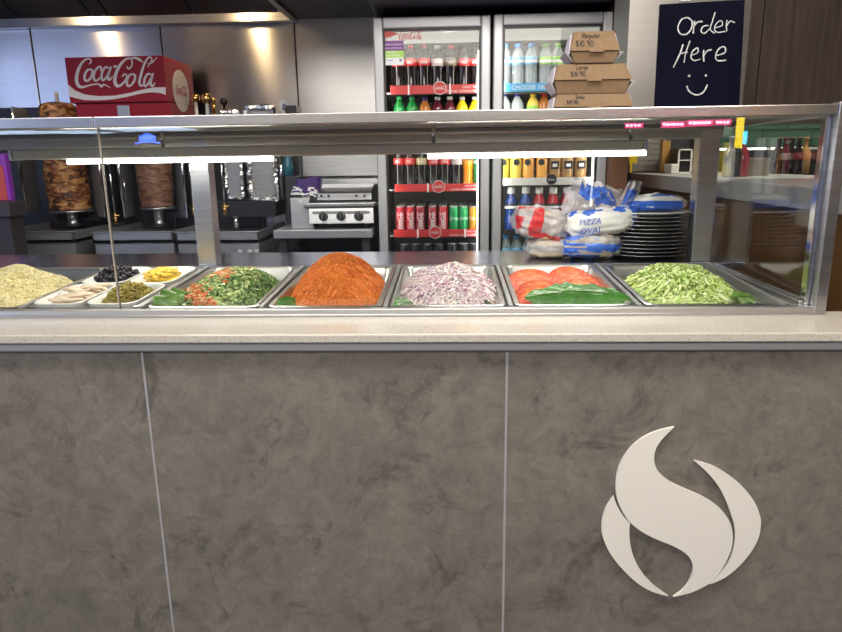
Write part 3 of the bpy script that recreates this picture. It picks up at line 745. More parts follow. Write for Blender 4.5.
def coke_script(b, fn, z0, z1, mi=0, k=1.0):
    # strokes are laid out in crop units, mapped by fn(x, y) -> plane
    for pts, w in COKE: b.stroke(pts, [q*k for q in w], z0, z1, mi, fn)
TXT = {}
def text_mesh(b, s_, fn, mi=0, size=1.0, z0=0, z1=.001, align='LEFT', shear=0):
    cu = bpy.data.curves.new('t', 'FONT'); cu.body = s_; cu.size = size; cu.align_x = align; cu.shear = shear; cu.resolution_u = 2
    o = bpy.data.objects.new('t', cu); C.objects.link(o)
    dg = bpy.context.evaluated_depsgraph_get(); me = o.evaluated_get(dg).to_mesh()
    vs = [tuple(v.co) for v in me.vertices]; fs = [tuple(p.vertices) for p in me.polygons]
    b.add([fn(x, y, z1) for x, y, _ in vs], fs, mi)
    b.add([fn(x, y, z0) for x, y, _ in vs], [tuple(reversed(f)) for f in fs], mi)
    ed = {}
    for f in fs:
        for i in range(len(f)): e = (f[i], f[(i+1) % len(f)]); ed[e] = 1
    o.evaluated_get(dg).to_mesh_clear(); bpy.data.objects.remove(o); bpy.data.curves.remove(cu)
    b.add([fn(x, y, z1) for x, y, _ in vs]+[fn(x, y, z0) for x, y, _ in vs], [(e[1], e[0], len(vs)+e[0], len(vs)+e[1]) for e in ed if (e[1], e[0]) not in ed], mi)
    return b
def wall_plane(o, sx=1.0, y=0):               # writing on a plane that faces the viewer side (-Y): x right, y up, thickness outwards
    return lambda x, yy, z: (o[0]+x*sx, o[1]-z, o[2]+yy*sx)

# ------------------------------------------------------------------ range hood and kitchen ceiling
HX = X(297, 20, 4.36); HZ = Z(200, 20, 4.36)
hood = thing('range_hood', 'wide stainless range hood with dark filters over the kebab machines', 'range hood', (HX, 4.4, HZ))
b = MB(); b.box((-4.2, -.06, -.02), (0, 0, .035)); b.build('grease_gutter', M['steel'], hood, bevel=.004)
b = MB(); b.box((-.035, -1.5, -.02), (0, -.06, .03)); b.box((-.012, -1.5, .03), (0, 0, .60)); b.build('end_panel', M['steel_dark'], hood, bevel=.003)
b = MB(); b.box((-4.2, -1.53, -.02), (0, -1.50, .62)); b.box((-4.2, -1.5, .60), (0, 0, .62)); b.build('hood_shell', M['steel'], hood)
M['filter'] = steel_mat('filter_metal', (.13,.135,.18), .42, .1, (.6,.6,9), .08)
xs_ = [-4.15, -3.62, -3.10, -2.58, X(14, 10, 4.3)-HX, X(88, 10, 4.3)-HX, X(106, 10, 4.3)-HX, X(190, 10, 4.3)-HX, X(280, 10, 4.3)-HX-.02]
for a, c_ in zip(xs_, xs_[1:]):
    MB().hexa([(a+.006,-.06,.03),(c_-.006,-.06,.03),(c_-.006,-.06,.05),(a+.006,-.06,.05),(a+.006,-1.0,.52),(c_-.006,-1.0,.52),(c_-.006,-1.0,.54),(a+.006,-1.0,.54)]).build('grease_filter', M['filter'], hood)
M['hood_bulb'] = emis('hood_bulb', (1,.72,.36), 30)
for px in (67, 237):
    hl = thing('hood_lamp', f"small warm lamp under the hood above {'the red cola header' if px == 67 else 'the foil wrapped burners'}", 'lamp', (X(px, 20, 4.4), 3.95, HZ+.165), group=None)
    MB().lathe([(.035,.05),(.04,.0),(.032,-.004)], 16).build('lamp_rim', M['chrome'], hl)
    MB().lathe([(0,-.012),(.014,-.010),(.024,0),(.024,.006)], 16).build('bulb', M['hood_bulb'], hl)
kc = MB(); kc.box((HX+.004, 2.6, HZ+.0), (X(372,12,3.6), 4.40, HZ+.03)); struct(kc.build('ceiling_kitchen', pbr('ceiling_grey', (.26,.26,.29), .6)))
struct(MB().box((X(372,12,3.6), 3.3, Z(500, 9, 3.6)+.01), (X(612,12,3.5), 4.40, 3.1)).build('wall_above_fridges', M['navy']))

# ------------------------------------------------------------------ drinks fridges
YR = 3.58
def zf(py, Y, px=430): return Z(px, py, Y)
def make_fridge(pxl, pxr, pyt, label, strips, inner='fridge_dark'):
    x0, x1 = X(pxl, 60, YR), X(pxr, 60, YR); zt = Z((pxl+pxr)/2, pyt, YR)
    xm = (x0+x1)/2; hw = (x1-x0)/2
    t = thing('drinks_fridge', label, 'fridge', (xm, YR, 0))
    fw = 8.5/665*3.7; D = .74
    # cabinet
    b = MB(); b.box((-hw, .045, .02), (-hw+.028, D, zt)); b.box((hw-.028, .045, .02), (hw, D, zt)); b.box((-hw, D-.03, .02), (hw, D, zt)); b.box((-hw, .045, zt-.045), (hw, D, zt)); b.box((-hw, .045, .02), (hw, D, .18))
    b.build('cabinet', M[inner], t)
    b = MB(); b.box((-hw+.028, D-.036, .18), (hw-.028, D-.030, zt-.05)); b.build('back_panel', M['perf'], t)
    b = MB()
    b.box((-hw, 0, .15), (-hw+fw, .04, zt)); b.box((hw-fw, 0, .15), (hw, .04, zt)); b.box((-hw+fw, 0, zt-fw*1.15), (hw-fw, .04, zt)); b.box((-hw+fw, 0, .15), (hw-fw, .04, .15+fw))
    b.build('door_frame', M['fridge_frame'], t, bevel=.008, seg=3)
    g = .010; b = MB()
    b.box((-hw+fw, .012, .15+fw), (-hw+fw+g, .044, zt-fw*1.15)); b.box((hw-fw-g, .012, .15+fw), (hw-fw, .044, zt-fw*1.15)); b.box((-hw+fw+g, .012, zt-fw*1.15-g), (hw-fw-g, .044, zt-fw*1.15))
    b.build('door_seal', M['black'], t)
    MB().box((-hw+fw+.002, .018, .15+fw), (hw-fw-.002, .024, zt-fw*1.15-.002)).build('door_glass', M['fridge_glass'], t)
    b = MB(); b.hexa([(-hw+.03,.06,zt-.118),(hw-.03,.06,zt-.118),(hw-.03,.20,zt-.085),(-hw+.03,.20,zt-.085),(-hw+.03,.06,zt-.062),(hw-.03,.06,zt-.062),(hw-.03,.20,zt-.055),(-hw+.03,.20,zt-.055)])
    b.build('header_light', M['header'], t)
    for s_ in (-1, 1):
        xx = hw-fw-.012 if s_ > 0 else -(hw-.034)
        MB().box((xx-.004, .048, .25), (xx+.006, .058, zt-.16)).build('light_strip', M['fridge_led'], t)
    for zs in strips:
        b = MB(); b.box((-hw+.03, .10, zs-.008), (hw-.03, D-.05, zs)); b.build('shelf', M['shelf'], t)
    return t, xm, hw
def perf_mat():
    m, t, o = nt('perforated_panel'); b = N(t, 'ShaderNodeBsdfPrincipled'); t.links.new(b.outputs[0], o.inputs[0]); b.inputs['Roughness'].default_value = .5
    tc = N(t, 'ShaderNodeTexCoord'); v = N(t, 'ShaderNodeTexVoronoi'); v.inputs['Scale'].default_value = 55; v.inputs['Randomness'].default_value = .0; t.links.new(tc.outputs['Object'], v.inputs['Vector'])
    r = N(t, 'ShaderNodeValToRGB'); r.color_ramp.elements[0].position = .25; r.color_ramp.elements[1].position = .4
    r.color_ramp.elements[0].color = (.03,.03,.03,1); r.color_ramp.elements[1].color = (.27,.27,.26,1)
    t.links.new(v.outputs['Distance'], r.inputs[0]); t.links.new(r.outputs[0], b.inputs['Base Color']); return m
M['perf'] = perf_mat()
M['header'] = emis('header_light', (1,.97,.86), .36)
M['fridge_led'] = emis('fridge_led', (1,.97,.88), 5)
M['shelf'] = pbr('shelf_wire', (.16,.16,.16), .4, .6)
YI, YS = YR+.165, YR+.10                     # depth of the front row and of the shelf edges
sA1 = zf(92, YS); sB1 = zf(143, YS); sC1 = zf(189, YS); sD1 = zf(235, YS); sE1 = zf(283, YS)
fr1, fx1, fh1 = make_fridge(374, 490.5, 16, 'glass door drinks fridge with red shelf strips beside the grill', [sA1, sB1, sC1, sD1, sE1])
sA2 = zf(91, YS, 550); sB2 = zf(139, YS, 550); sC2 = zf(184, YS, 550); sD2 = zf(233, YS, 550); sE2 = zf(281, YS, 550)
fr2, fx2, fh2 = make_fridge(493.5, 611.5, 12.5, 'glass door drinks fridge with water and juices beside the timber panel', [sA2, sB2, sC2, sD2, sE2], 'fridge_white')

# shelf price strips hang on the shelf edges of their fridge
def strip(fr, fx, pxl, pxr, zt_, zb_, mat, name='price_strip'):
    Y = YS-.012
    x0, x1 = X(pxl, 150, Y)-fx, X(pxr, 150, Y)-fx
    return MB().box((x0, Y-YR-.004, zb_), (x1, Y-YR, zt_)).build(name, mat, fr, bevel=.0015), (x0, x1, Y-YR-.004, (zb_+zt_)/2)
M['strip_white'] = pbr('strip_white', (.62,.60,.57), .4)
M['strip_blue'] = pbr('strip_blue', (.07,.34,.62), .4)
for (yt, yb, pxc, txt) in ((85, 94, 440, 1), (184, 191.5, 438, 1), (229.5, 237, 434, 1), (136, 144, 440, 0)):
    o, (x0, x1, ys, zm) = strip(fr1, fx1, 392 if yt < 100 else 394 - (2 if yt > 220 else 0), 482.5, zf(yt, YS-.012), zf(yb, YS-.012), M['redstrip'])
    if txt:
        zt_, zb_ = zf(yt, YS-.012), zf(yb, YS-.012); h = zt_-zb_
        b = MB(); xcn = X(pxc, 100, YS)-fx1
        b.lathe([(0,0),(.034,0),(.034,.004),(0,.004)], 28, 0, Matrix.Translation((xcn, ys-.0005, zm+.006)) @ Matrix.Rotation(PI/2, 4, 'X'), False)
        b.lathe([(.031,.004),(.031,.005),(.034,.005),(.034,.004)], 28, 1, Matrix.Translation((xcn, ys-.0005, zm+.006)) @ Matrix.Rotation(PI/2, 4, 'X'), False, cap=False)
        coke_script(b, lambda x, y, z: (xcn+(x-330)/520*.050, ys-.005-z, zm+.006-(y-140)/520*.050), 0, .0008, 1, 1.0)
        text_mesh(b, 'GREAT TASTE', wall_plane((x1-.012, ys, zm+h*.08), 1), 1, h*.34, 0, .0008, 'RIGHT')
        text_mesh(b, 'CLASSIC REFRESHMENT', wall_plane((x1-.012, ys, zm-h*.38), 1), 1, h*.38, 0, .0008, 'RIGHT')
        b.build('strip_badge', [M['redstrip'], M['white_ink']], o)
        for px in ((409, 450) if yt < 100 else (427,) if yt < 200 else (416, 465)):
            xx = X(px, 100, YS)-fx1
            MB().box((xx-.004, ys-.006, zb_-.004), (xx+.004, ys-.0005, zt_+.004)).build('strip_clip', M['white'], o, bevel=.001)
o, (x0, x1, ys, zm) = strip(fr2, fx2, 500, 545, zf(82.5, YS-.012, 550), zf(91, YS-.012, 550), M['strip_blue'])
h = zf(82.5, YS-.012)-zf(91, YS-.012); b = MB()
text_mesh(b, 'CHOOSE 100%', wall_plane((x0+.055, ys, zm-h*.28), 1), 0, h*.74, 0, .0008)
b.build('strip_lettering', M['white_ink'], o)
strip(fr2, fx2, 545.5, 594, zf(82.5, YS-.012, 550), zf(91, YS-.012, 550), M['strip_white'])
o, (x0, x1, ys, zm) = strip(fr2, fx2, 499, 594, zf(177.5, YS-.012, 550), zf(185, YS-.012, 550), M['strip_white'])
b = MB(); xcn = X(551, 180, YS)-fx2
b.lathe([(0,0),(.027,0),(.027,.005),(0,.005)], 28, 0, Matrix.Translation((xcn, ys, zm+.010)) @ Matrix.Rotation(PI/2, 4, 'X'), False)
text_mesh(b, 'Boost', wall_plane((xcn-.020, ys-.005, zm+.004), 1), 1, .016, 0, .0008)
b.build('strip_badge', [M['black'], M['white_ink']], o)
strip(fr2, fx2, 499, 594, zf(229, YS-.012, 550), zf(235, YS-.012, 550), M['black'])

# food safety sticker inside the first fridge's door glass
Yk = YR+.008
kx0, kx1 = X(381.5, 50, Yk), X(403.5, 50, Yk); kz = [zf(q, Yk, 392) for q in (40.5, 50.5, 57.5, 65)]
stk = thing('hygiene_sticker', 'purple green and white hygiene rating sticker on the fridge door glass', 'sticker', ((kx0+kx1)/2, YR+.0165, kz[3]))
M['slate_ink'] = pbr('slate_ink', (.12,.16,.25), .5); M['purple'] = pbr('purple', (.16,.035,.24), .4); M['lime'] = pbr('lime', (.36,.62,.09), .4); M['paper'] = pbr('paper', (.74,.76,.80), .5)
W2 = (kx1-kx0)/2
for i, (n_, m_) in enumerate((('purple_band', 'purple'), ('green_band', 'lime'), ('white_band', 'paper'))):
    MB().box((-W2, -.0015, kz[i+1]-kz[3]), (W2, 0, kz[i]-kz[3])).build(n_, M[m_], stk)
b = MB()
text_mesh(b, 'Scores on Doors', wall_plane((0, -.0015, kz[1]-kz[3]+.026), 1), 0, .0135, 0, .0005, 'CENTER')
text_mesh(b, 'hygiene and food safety', wall_plane((0, -.0015, kz[1]-kz[3]+.010), 1), 0, .0098, 0, .0005, 'CENTER')
text_mesh(b, 'Excellent', wall_plane((0, -.0015, kz[2]-kz[3]+.022), 1), 0, .014, 0, .0005, 'CENTER')
for i in range(5):
    pts = []
    for q in range(10):
        rr = .0058 if q % 2 == 0 else .0025; a = PI/2+q*PI/5; pts.append(((i-2)*.0145+rr*math.cos(a), kz[2]-kz[3]+.011+rr*math.sin(a)))
    b.prism(pts, 0, .0006, 0, None, lambda x, y, z: (x, -.0015-z, y))
b.build('sticker_lettering', M['white_ink'], stk)
for q0, q1 in (((-.046,.018),(-.036,.030)), ((.034,.018),(.046,.030)), ((-.028,.022),(.0,.025))): MB().box((q0[0],-.002,q0[1]), (q1[0],-.0015,q1[1])).build('sticker_mark', M['slate_ink'], stk)
# red decal near the top of that door
b = MB(); dx, dz = X(384, 33, Yk), zf(33, Yk, 390)
b.prism([(0,-.025),(0,.022),(.07,-.004)], 0, .001, 0, Matrix.Translation((dx, YR+.0165, dz)) @ Matrix.Rotation(PI/2, 4, 'X'))
b.prism([(.085,.012),(.16,.032),(.16,.018)], 0, .001, 0, Matrix.Translation((dx, YR+.0165, dz)) @ Matrix.Rotation(PI/2, 4, 'X'))
coke_script(b, lambda x, y, z: (dx+.075+(x-90)/500*.12, YR+.0165-.001-z, dz-.012-(y-140)/500*.12), 0, .0008, 0, 1.0)
tag(b.build('door_decal', pbr('decal_red', (.50,.07,.06), .5)), 'worn red lettering decal at the top of the fridge door above the sticker', 'decal')

# ------------------------------------------------------------------ bottles and cans
def liquid(name, col, rough=.12, coat=.15): return pbr(name, col, rough, 0, .6, coat=coat)
M['cola'] = liquid('cola', (.012,.006,.006)); M['fanta'] = liquid('orange_drink', (.85,.26,.01)); M['sprite'] = liquid('green_bottle', (.015,.22,.045)); M['yellow_drink'] = liquid('yellow_drink', (.82,.60,.015))
M['amber'] = liquid('amber_drink', (.42,.14,.03)); M['berry'] = liquid('berry_drink', (.10,.01,.02)); M['juice_y'] = liquid('juice_yellow', (.78,.60,.10)); M['juice_o'] = liquid('juice_orange', (.78,.38,.09)); M['coffee'] = liquid('coffee_drink', (.42,.24,.10))
M['blue_drink'] = liquid('blue_drink', (.02,.05,.22)); M['red_drink'] = liquid('red_drink', (.40,.02,.03))
M['water'] = film('water_bottle', (.70,.77,.80), .32, .08); M['clear'] = film('clear_bottle', (.72,.78,.80), .5, .08)
M['cap_red'] = pbr('cap_red', (.55,.02,.03), .4); M['cap_black'] = pbr('cap_black', (.015,.015,.015), .4); M['cap_white'] = pbr('cap_white', (.75,.74,.70), .4); M['cap_green'] = pbr('cap_green', (.03,.36,.10), .4)
M['cap_blue'] = pbr('cap_blue', (.06,.30,.66), .4); M['cap_navy'] = pbr('cap_navy', (.04,.04,.22), .4); M['cap_lime'] = pbr('cap_lime', (.20,.50,.06), .4); M['cap_silver'] = pbr('cap_silver', (.55,.55,.56), .3, .5); M['cap_yellow'] = pbr('cap_yellow', (.80,.55,.04), .4)
M['lab_red'] = pbr('lab_red', (.62,.035,.035), .4); M['lab_gold'] = pbr('lab_gold', (.50,.40,.20), .4); M['lab_pale'] = pbr('lab_pale', (.66,.52,.50), .4); M['lab_dkgold'] = pbr('lab_dkgold', (.20,.15,.09), .4); M['lab_black'] = pbr('lab_black', (.02,.02,.022), .4)
M['lab_blue'] = pbr('lab_blue', (.16,.42,.62), .4); M['lab_lime'] = pbr('lab_lime', (.30,.56,.10), .4); M['lab_navy'] = pbr('lab_navy', (.03,.08,.30), .4); M['lab_white'] = pbr('lab_white', (.70,.70,.68), .4); M['lab_orange'] = pbr('lab_orange', (.75,.30,.05), .4)
PROTO = {}
def bottle(kind, body, lab, cap, H, R_, mark, style='soda'):
    key = (kind, body, lab, cap, round(H, 2), style)
    if key in PROTO: return PROTO[key], False
    r = R_
    if style == 'soda': prof = [(.0,0),(r*.82,.002),(r*.98,.012),(r*.95,H*.10),(r*.90,H*.26),(r*.86,H*.40),(r*.96,H*.52),(r,H*.58),(r,H*.72),(r*.86,H*.79),(r*.56,H*.87),(r*.40,H*.92),(r*.38,H*.945)]; lz = (H*.545, H*.725)
    elif style == 'water': prof = [(.0,0),(r*.85,.002),(r,.012),(r*.97,H*.10),(r,H*.15),(r*.95,H*.22),(r,H*.28),(r*.95,H*.35),(r,H*.42),(r*.90,H*.50),(r,H*.56),(r,H*.74),(r*.90,H*.80),(r*.66,H*.87),(r*.44,H*.91),(r*.42,H*.945)]; lz = (H*.56, H*.74)
    elif style == 'wide': prof = [(.0,0),(r*.9,.002),(r,.012),(r,H*.45),(r*.94,H*.5),(r,H*.55),(r,H*.70),(r*.80,H*.80),(r*.55,H*.88),(r*.50,H*.94)]; lz = (H*.30, H*.64)
    elif style == 'sports': prof = [(.0,0),(r*.9,.002),(r,.015),(r,H*.30),(r*.84,H*.38),(r*.84,H*.45),(r,H*.53),(r*.98,H*.64),(r*.72,H*.76),(r*.50,H*.82),(r*.48,H*.87)]; lz = (H*.50, H*.66)
    else: prof = [(.0,0),(r*.9,.002),(r,.01),(r,H*.66),(r*.75,H*.78),(r*.4,H*.88),(r*.36,H*.94)]; lz = (H*.2, H*.55)
    o = MB().lathe(prof, 18).build('drink_bottle', M[body], sharp=60)
    capr = prof[-1][0]*1.22; z1 = prof[-1][1]
    MB().lathe([(capr,z1-.004),(capr,H-.002),(capr*.9,H),(0,H)], 14).build('cap', M[cap], o, )
    rr = [p for p in prof]
    if lab:
        def rad(z):
            for (ra, za), (rb, zb2) in zip(prof, prof[1:]):
                if za <= z <= zb2: return ra+(rb-ra)*(z-za)/max(1e-6, zb2-za)
            return r
        q = [lz[0]+(lz[1]-lz[0])*i/6 for i in range(7)]
        l = MB().lathe([(rad(z)-.0005, z) if i in (0, 6) else (max(rad(z), rad(lz[1]))+.0008, z) for i, z in enumerate(q)], 18); 
        lo = l.build('label', M[lab], o)
        b = MB(); zc = (lz[0]+lz[1])/2; RR = max(rad(zc), rad(lz[1]))+.0012
        if mark == 'script':
            sc_ = (lz[1]-lz[0])*.62/210*1.0
            coke_script(b, lambda x, y, z: ((RR+z)*math.sin((x-330)*sc_*.55/RR), -(RR+z)*math.cos((x-330)*sc_*.55/RR), zc-(y-140)*sc_*.9), 0, .0004, 0, 1.1)
            b.build('label_lettering', M['white_ink'], lo)
        elif mark == 'disc':
            b.lathe([(0,0),(.017,0),(.017,.001),(0,.001)], 16, 0, Matrix.Translation((0,-RR-.0006,zc+.02)) @ Matrix.Rotation(PI/2, 4, 'X'), False); b.build('label_badge', M['lab_black'], lo)
        elif mark == 'square':
            b.box((-.021,-RR-.0015,zc-.016), (.021,-RR*.80,zc+.026), 0); b.box((-.012,-RR-.002,zc-.004), (.012,-RR-.0012,zc+.012), 1); b.build('label_badge', [M['lab_black'], M['white_ink']], lo)
        elif mark == 'band':
            b.lathe([(RR-.0004,zc-.012),(RR+.0002,zc-.010),(RR+.0002,zc+.0),(RR-.0004,zc+.002)], 18); b.build('label_band', M['white_ink'], lo)
    PROTO[key] = o
    return o, True
def put(kind, body, lab, cap, H, R_, x, y, z, label, group, mark=None, style='soda'):
    o, fresh = bottle(kind, body, lab, cap, H, R_, mark, style)
    rz = random.uniform(-.25, .25)
    if fresh: o.location = (x, y, z); o.rotation_euler = (0, 0, rz); tag(o, label, 'bottle', group)
    else: dup(o, label, (x, y, z), (0, 0, rz), group)
SP = X(424, 60, YI)-X(411, 60, YI)
def row(specs, zsh, pyc, shelf, fridge, style, R_, group):
    for i, (px, what, body, lab, cap, mark) in enumerate(specs):
        st_ = style if isinstance(style, str) else style[i]
        H = zf(pyc[i] if isinstance(pyc, list) else pyc, YI, px)-zsh
        lab_ = f"{what}, {ORD[i]} from the left, {shelf} shelf of {fridge} fridge"
        put(what, body, lab, cap, round(H, 3), R_, X(px, 60 if zsh > 1.4 else 180, YI), YI, zsh+.0005, lab_, group, mark, st_)
row([(398.5,'red label cola bottle','cola','lab_red','cap_red','script'),(411,'red label cola bottle','cola','lab_red','cap_red','script'),(424,'red label cola bottle','cola','lab_red','cap_red','script'),(437.5,'pale label cola bottle','cola','lab_pale','cap_silver','script'),
     (450.5,'dark gold label cola bottle','cola','lab_dkgold','cap_red','script'),(464,'black capped cola bottle','cola','lab_red','cap_black','script'),(476.5,'black capped cola bottle','cola','lab_red','cap_black','script')], sA1, 45.5, 'top', 'cola', 'soda', .0335, 'bottles on the top shelf of the cola fridge')
row([(398.5,'green soda bottle','sprite',None,'cap_green',None),(411.5,'green soda bottle','sprite',None,'cap_green',None),(424.5,'amber soda bottle','amber',None,'cap_navy',None),(437,'dark berry bottle','berry',None,'cap_white',None),
     (449.5,'dark berry bottle','berry',None,'cap_white',None),(462,'yellow drink bottle','yellow_drink',None,'cap_white',None),(475,'yellow drink bottle','yellow_drink',None,'cap_white',None)], sB1, 97, 'second', 'cola', 'soda', .0335, 'bottles on the second shelf of the cola fridge')
row([(399.3,'red label cola bottle','cola','lab_red','cap_red','script'),(410.3,'red label cola bottle','cola','lab_red','cap_red','script'),(421.8,'gold label cola bottle','cola','lab_gold','cap_red','script'),(433.5,'red label cola bottle','cola','lab_red','cap_black','script'),
     (445,'red label cola bottle','cola','lab_red','cap_black','script'),(456.8,'pale label cola bottle','cola','lab_pale','cap_silver','script'),(467.8,'orange soda bottle','fanta','lab_orange','cap_navy','disc'),(478,'green soda bottle','sprite','cap_green','cap_green','band')], sC1, 145.5, 'middle', 'cola', 'soda', .0305, 'bottles on the middle shelf of the cola fridge')
row([(505,'blue capped water bottle','water','lab_blue','cap_blue','band'),(518,'blue capped water bottle','water','lab_blue','cap_blue','band'),(531,'blue capped water bottle','water','lab_blue','cap_blue','band'),(545.5,'green capped water bottle','water','lab_lime','cap_lime','band'),(557.5,'green capped water bottle','water','lab_lime','cap_lime','band')], sA2, 44, 'top', 'water', 'water', .0335, 'water bottles on the top shelf')
row([(505,'purple ringed clear bottle','clear',None,'cap_navy',None),(518,'purple ringed clear bottle','clear',None,'cap_navy',None),(534,'yellow capped juice bottle','juice_y','lab_lime','cap_yellow',None),(545,'amber juice bottle','amber',None,'cap_red',None)], sB2, 93.5, 'second', 'water', 'water', .0335, 'bottles on the second shelf of the water fridge')
row([(503,'yellow juice bottle','juice_y','juice_y','cap_yellow','disc'),(515.5,'yellow juice bottle','juice_y','juice_y','cap_yellow','disc'),(528,'orange juice bottle','juice_o','juice_o','cap_white','disc'),(541.5,'orange juice bottle','juice_o','juice_o','cap_white','disc'),
     (554.5,'iced coffee bottle with black square','coffee','coffee','cap_black','square'),(566.5,'iced coffee bottle with black square','coffee','coffee','cap_black','square'),(580,'iced coffee bottle with black square','coffee','coffee','cap_black','square')], sC2, 146, 'middle', 'water', 'wide', .032, 'juices and iced coffees on the middle shelf')
row([(511.5,'sports drink bottle with blue shoulder','blue_drink','lab_black','cap_white','band'),(526,'sports drink bottle with blue shoulder','blue_drink','lab_black','cap_white','band'),(539.5,'sports drink bottle with red shoulder','red_drink','lab_black','cap_white','band'),(553.5,'sports drink bottle with red shoulder','red_drink','lab_black','cap_white','band'),(567,'sports drink bottle with red shoulder','red_drink','lab_black','cap_white','band')], sD2, 187, 'fourth', 'water', 'sports', .036, 'sports drinks on the fourth shelf')
row([(506.5,'small blue capped water bottle','water','lab_blue','cap_blue','band'),(517.5,'small blue capped water bottle','water','lab_blue','cap_blue','band'),(529,'small blue capped water bottle','water','lab_blue','cap_blue','band')], sE2, 235.5, 'lowest', 'water', 'water', .031, 'small water bottles on the lowest shelf')

def can_proto(mat, mark, H, R_):
    o = MB().lathe([(0,0),(R_*.78,.001),(R_*.98,.008),(R_,.014),(R_,H-.018),(R_*.97,H-.012),(R_*.86,H-.003)], 20).build('drink_can', M[mat], sharp=60)
    MB().lathe([(R_*.86,H-.003),(R_*.90,H),(R_*.86,H+.001),(R_*.80,H-.002),(0,H-.002)], 20).build('lid', M['can_lid'], o)
    b = MB()
    if mark == 'script':
        s_ = .00021
        coke_script(b, lambda x, y, z: ((R_+.0004+z)*math.sin((y-140)*s_/R_), -(R_+.0004+z)*math.cos((y-140)*s_/R_), H*.5+(x-330)*s_*.9), 0, .0004, 0, 1.2)
    elif mark: text_mesh(b, mark, lambda x, y, z: ((R_+.0004+z)*math.sin(x/R_), -(R_+.0004+z)*math.cos(x/R_), H*.52+y), 0, .026, 0, .0004, 'CENTER', .3)
    if mark: b.build('can_lettering', M['white_ink'], o)
    return o
M['can_lid'] = pbr('can_lid', (.62,.62,.60), .35, .25); M['can_red'] = pbr('can_red', (.50,.02,.035), .3, .3); M['can_dkred'] = pbr('can_dkred', (.30,.015,.03), .3, .3); M['can_green'] = pbr('can_green', (.02,.30,.09), .3, .3); M['can_orange'] = pbr('can_orange', (.72,.30,.03), .3, .3); M['can_dark'] = pbr('can_dark', (.04,.04,.05), .3, .5)
cans = [(400.5,'red cola can','can_red','script'),(410.5,'red cola can','can_red','script'),(420.5,'dark red cola can','can_dkred','script'),(432.5,'dark red cola can','can_dkred','script'),(443,'red cola can','can_red','script'),(453.8,'green lemonade can','can_green','Sprite'),(463.3,'green lemonade can','can_green','Sprite'),(473.5,'orange soda can','can_orange','Fanta')]
CP = {}
for i, (px, what, mat, mark) in enumerate(cans):
    H = round(zf(206.5, YI, px)-sD1, 3)
    for r_ in range(8):
        x = X(px, 220, YI); y = YI+.057*r_
        lab_ = f"{what}, {ORD[i]} from the left {['front','second','third','fourth','fifth','sixth','seventh','back'][r_]} row of cans"
        if (mat, mark) not in CP:
            o = can_proto(mat, mark, H, .0262); CP[(mat, mark)] = o; o.location = (x, y, sD1+.0005); tag(o, lab_, 'can', 'cans on the fourth shelf of the cola fridge')
        else: dup(CP[(mat, mark)], lab_, (x, y, sD1+.0005), (0, 0, random.uniform(-.2, .2)))
for i, px in enumerate((404.5, 416, 427.5, 439, 452, 463.5, 474)):
    H = round(zf(243.5, YI, 440)-sE1, 3); lab_ = f"dark can with silver top, {ORD[i]} from left, lowest shelf of cola fridge"
    if 'dark' not in CP: o = can_proto('can_dark', None, H, .030); CP['dark'] = o; o.location = (X(px, 245, YI), YI, sE1+.0005); tag(o, lab_, 'can', 'dark cans on the lowest shelf')
    else: dup(CP['dark'], lab_, (X(px, 245, YI), YI, sE1+.0005))

# ------------------------------------------------------------------ kebab machines on the bench
YT = 3.72
bz = .80
kb = MB(); kb.box((-3.6, 3.68, bz-.04), (X(283, 240, YT), 4.40, bz)); kb.box((-3.6, 3.72, .12), (X(283, 240, YT), 4.40, bz-.04)); 
for xx in (-3.5, -2.4, -1.2): kb.box((xx, 3.74, 0), (xx+.05, 3.79, .12))
tag(kb.build('kitchen_bench', M['steel_dark']), 'long stainless bench along the back wall carrying the kebab machines', 'bench')
M['housing'] = steel_mat('machine_steel', (.46,.46,.49), .38, .04, (.6,.6,6), .06, .55)
M['burner_black'] = pbr('burner_black', (.035,.035,.042), .4, .5)
M['mesh'] = pbr('burner_mesh', (.09,.09,.10), .4, .8)
def machine(pxl, pxr, label, ztop, shield=None):
    x0, x1 = X(pxl, 238, YT), X(pxr, 238, YT); xm = (x0+x1)/2; hw = (x1-x0)/2
    t = thing('kebab_machine', label, 'kebab machine', (xm, YT, bz))
    zt_ = Z((pxl+pxr)/2, 231.5, YT)-bz; zm = Z((pxl+pxr)/2, 243, YT)-bz
    MB().box((-hw+.006, .01, .002), (hw-.006, .62, zm-.004)).build('base', M['housing'], t, bevel=.004)
    b = MB(); b.box((-hw, 0, zm), (hw, .012, zt_)); b.box((-hw, 0, zm), (-hw+.012, .62, zt_)); b.box((hw-.012, 0, zm), (hw, .62, zt_)); b.box((-hw, .0, zm), (hw, .62, zm+.02)); b.box((-hw-.002,-.006,zt_-.008), (hw+.002,.012,zt_))
    b.build('drip_tray', M['housing'], t, bevel=.003)
    hA, hB = X(pxl-4 if pxl < 50 else pxl-16 if pxl < 100 else pxl, 200, 4.345)-xm, X(pxr+1, 200, 4.345)-xm
    b = MB(); b.box((hA, .626, 0), (hB, .68, ztop-bz)); b.build('burner_housing', M['burner_black'], t, bevel=.006)
    return t, xm, hw, zt_
def side_shields(t, hw, zt_, zh, l=True, r=True, pos=None):
    for s_, on in ((-1, l), (1, r)):
        if not on: continue
        xx = s_*hw*.98
        b = MB(); b.hexa([(xx-.004,.20,zt_+.06),(xx+.004,.20,zt_+.06),(xx*.86+.004,.56,zt_+.06),(xx*.86-.004,.56,zt_+.06),(xx-.004,.20,zh),(xx+.004,.20,zh),(xx*.86+.004,.56,zh),(xx*.86-.004,.56,zh)])
        b.build('side_shield', M['steel_dark'], t)
        MB().tube([(xx,.20,zt_+.05),(xx,.20,zh)], .010, 10).build('shield_edge', M['chrome'], t)
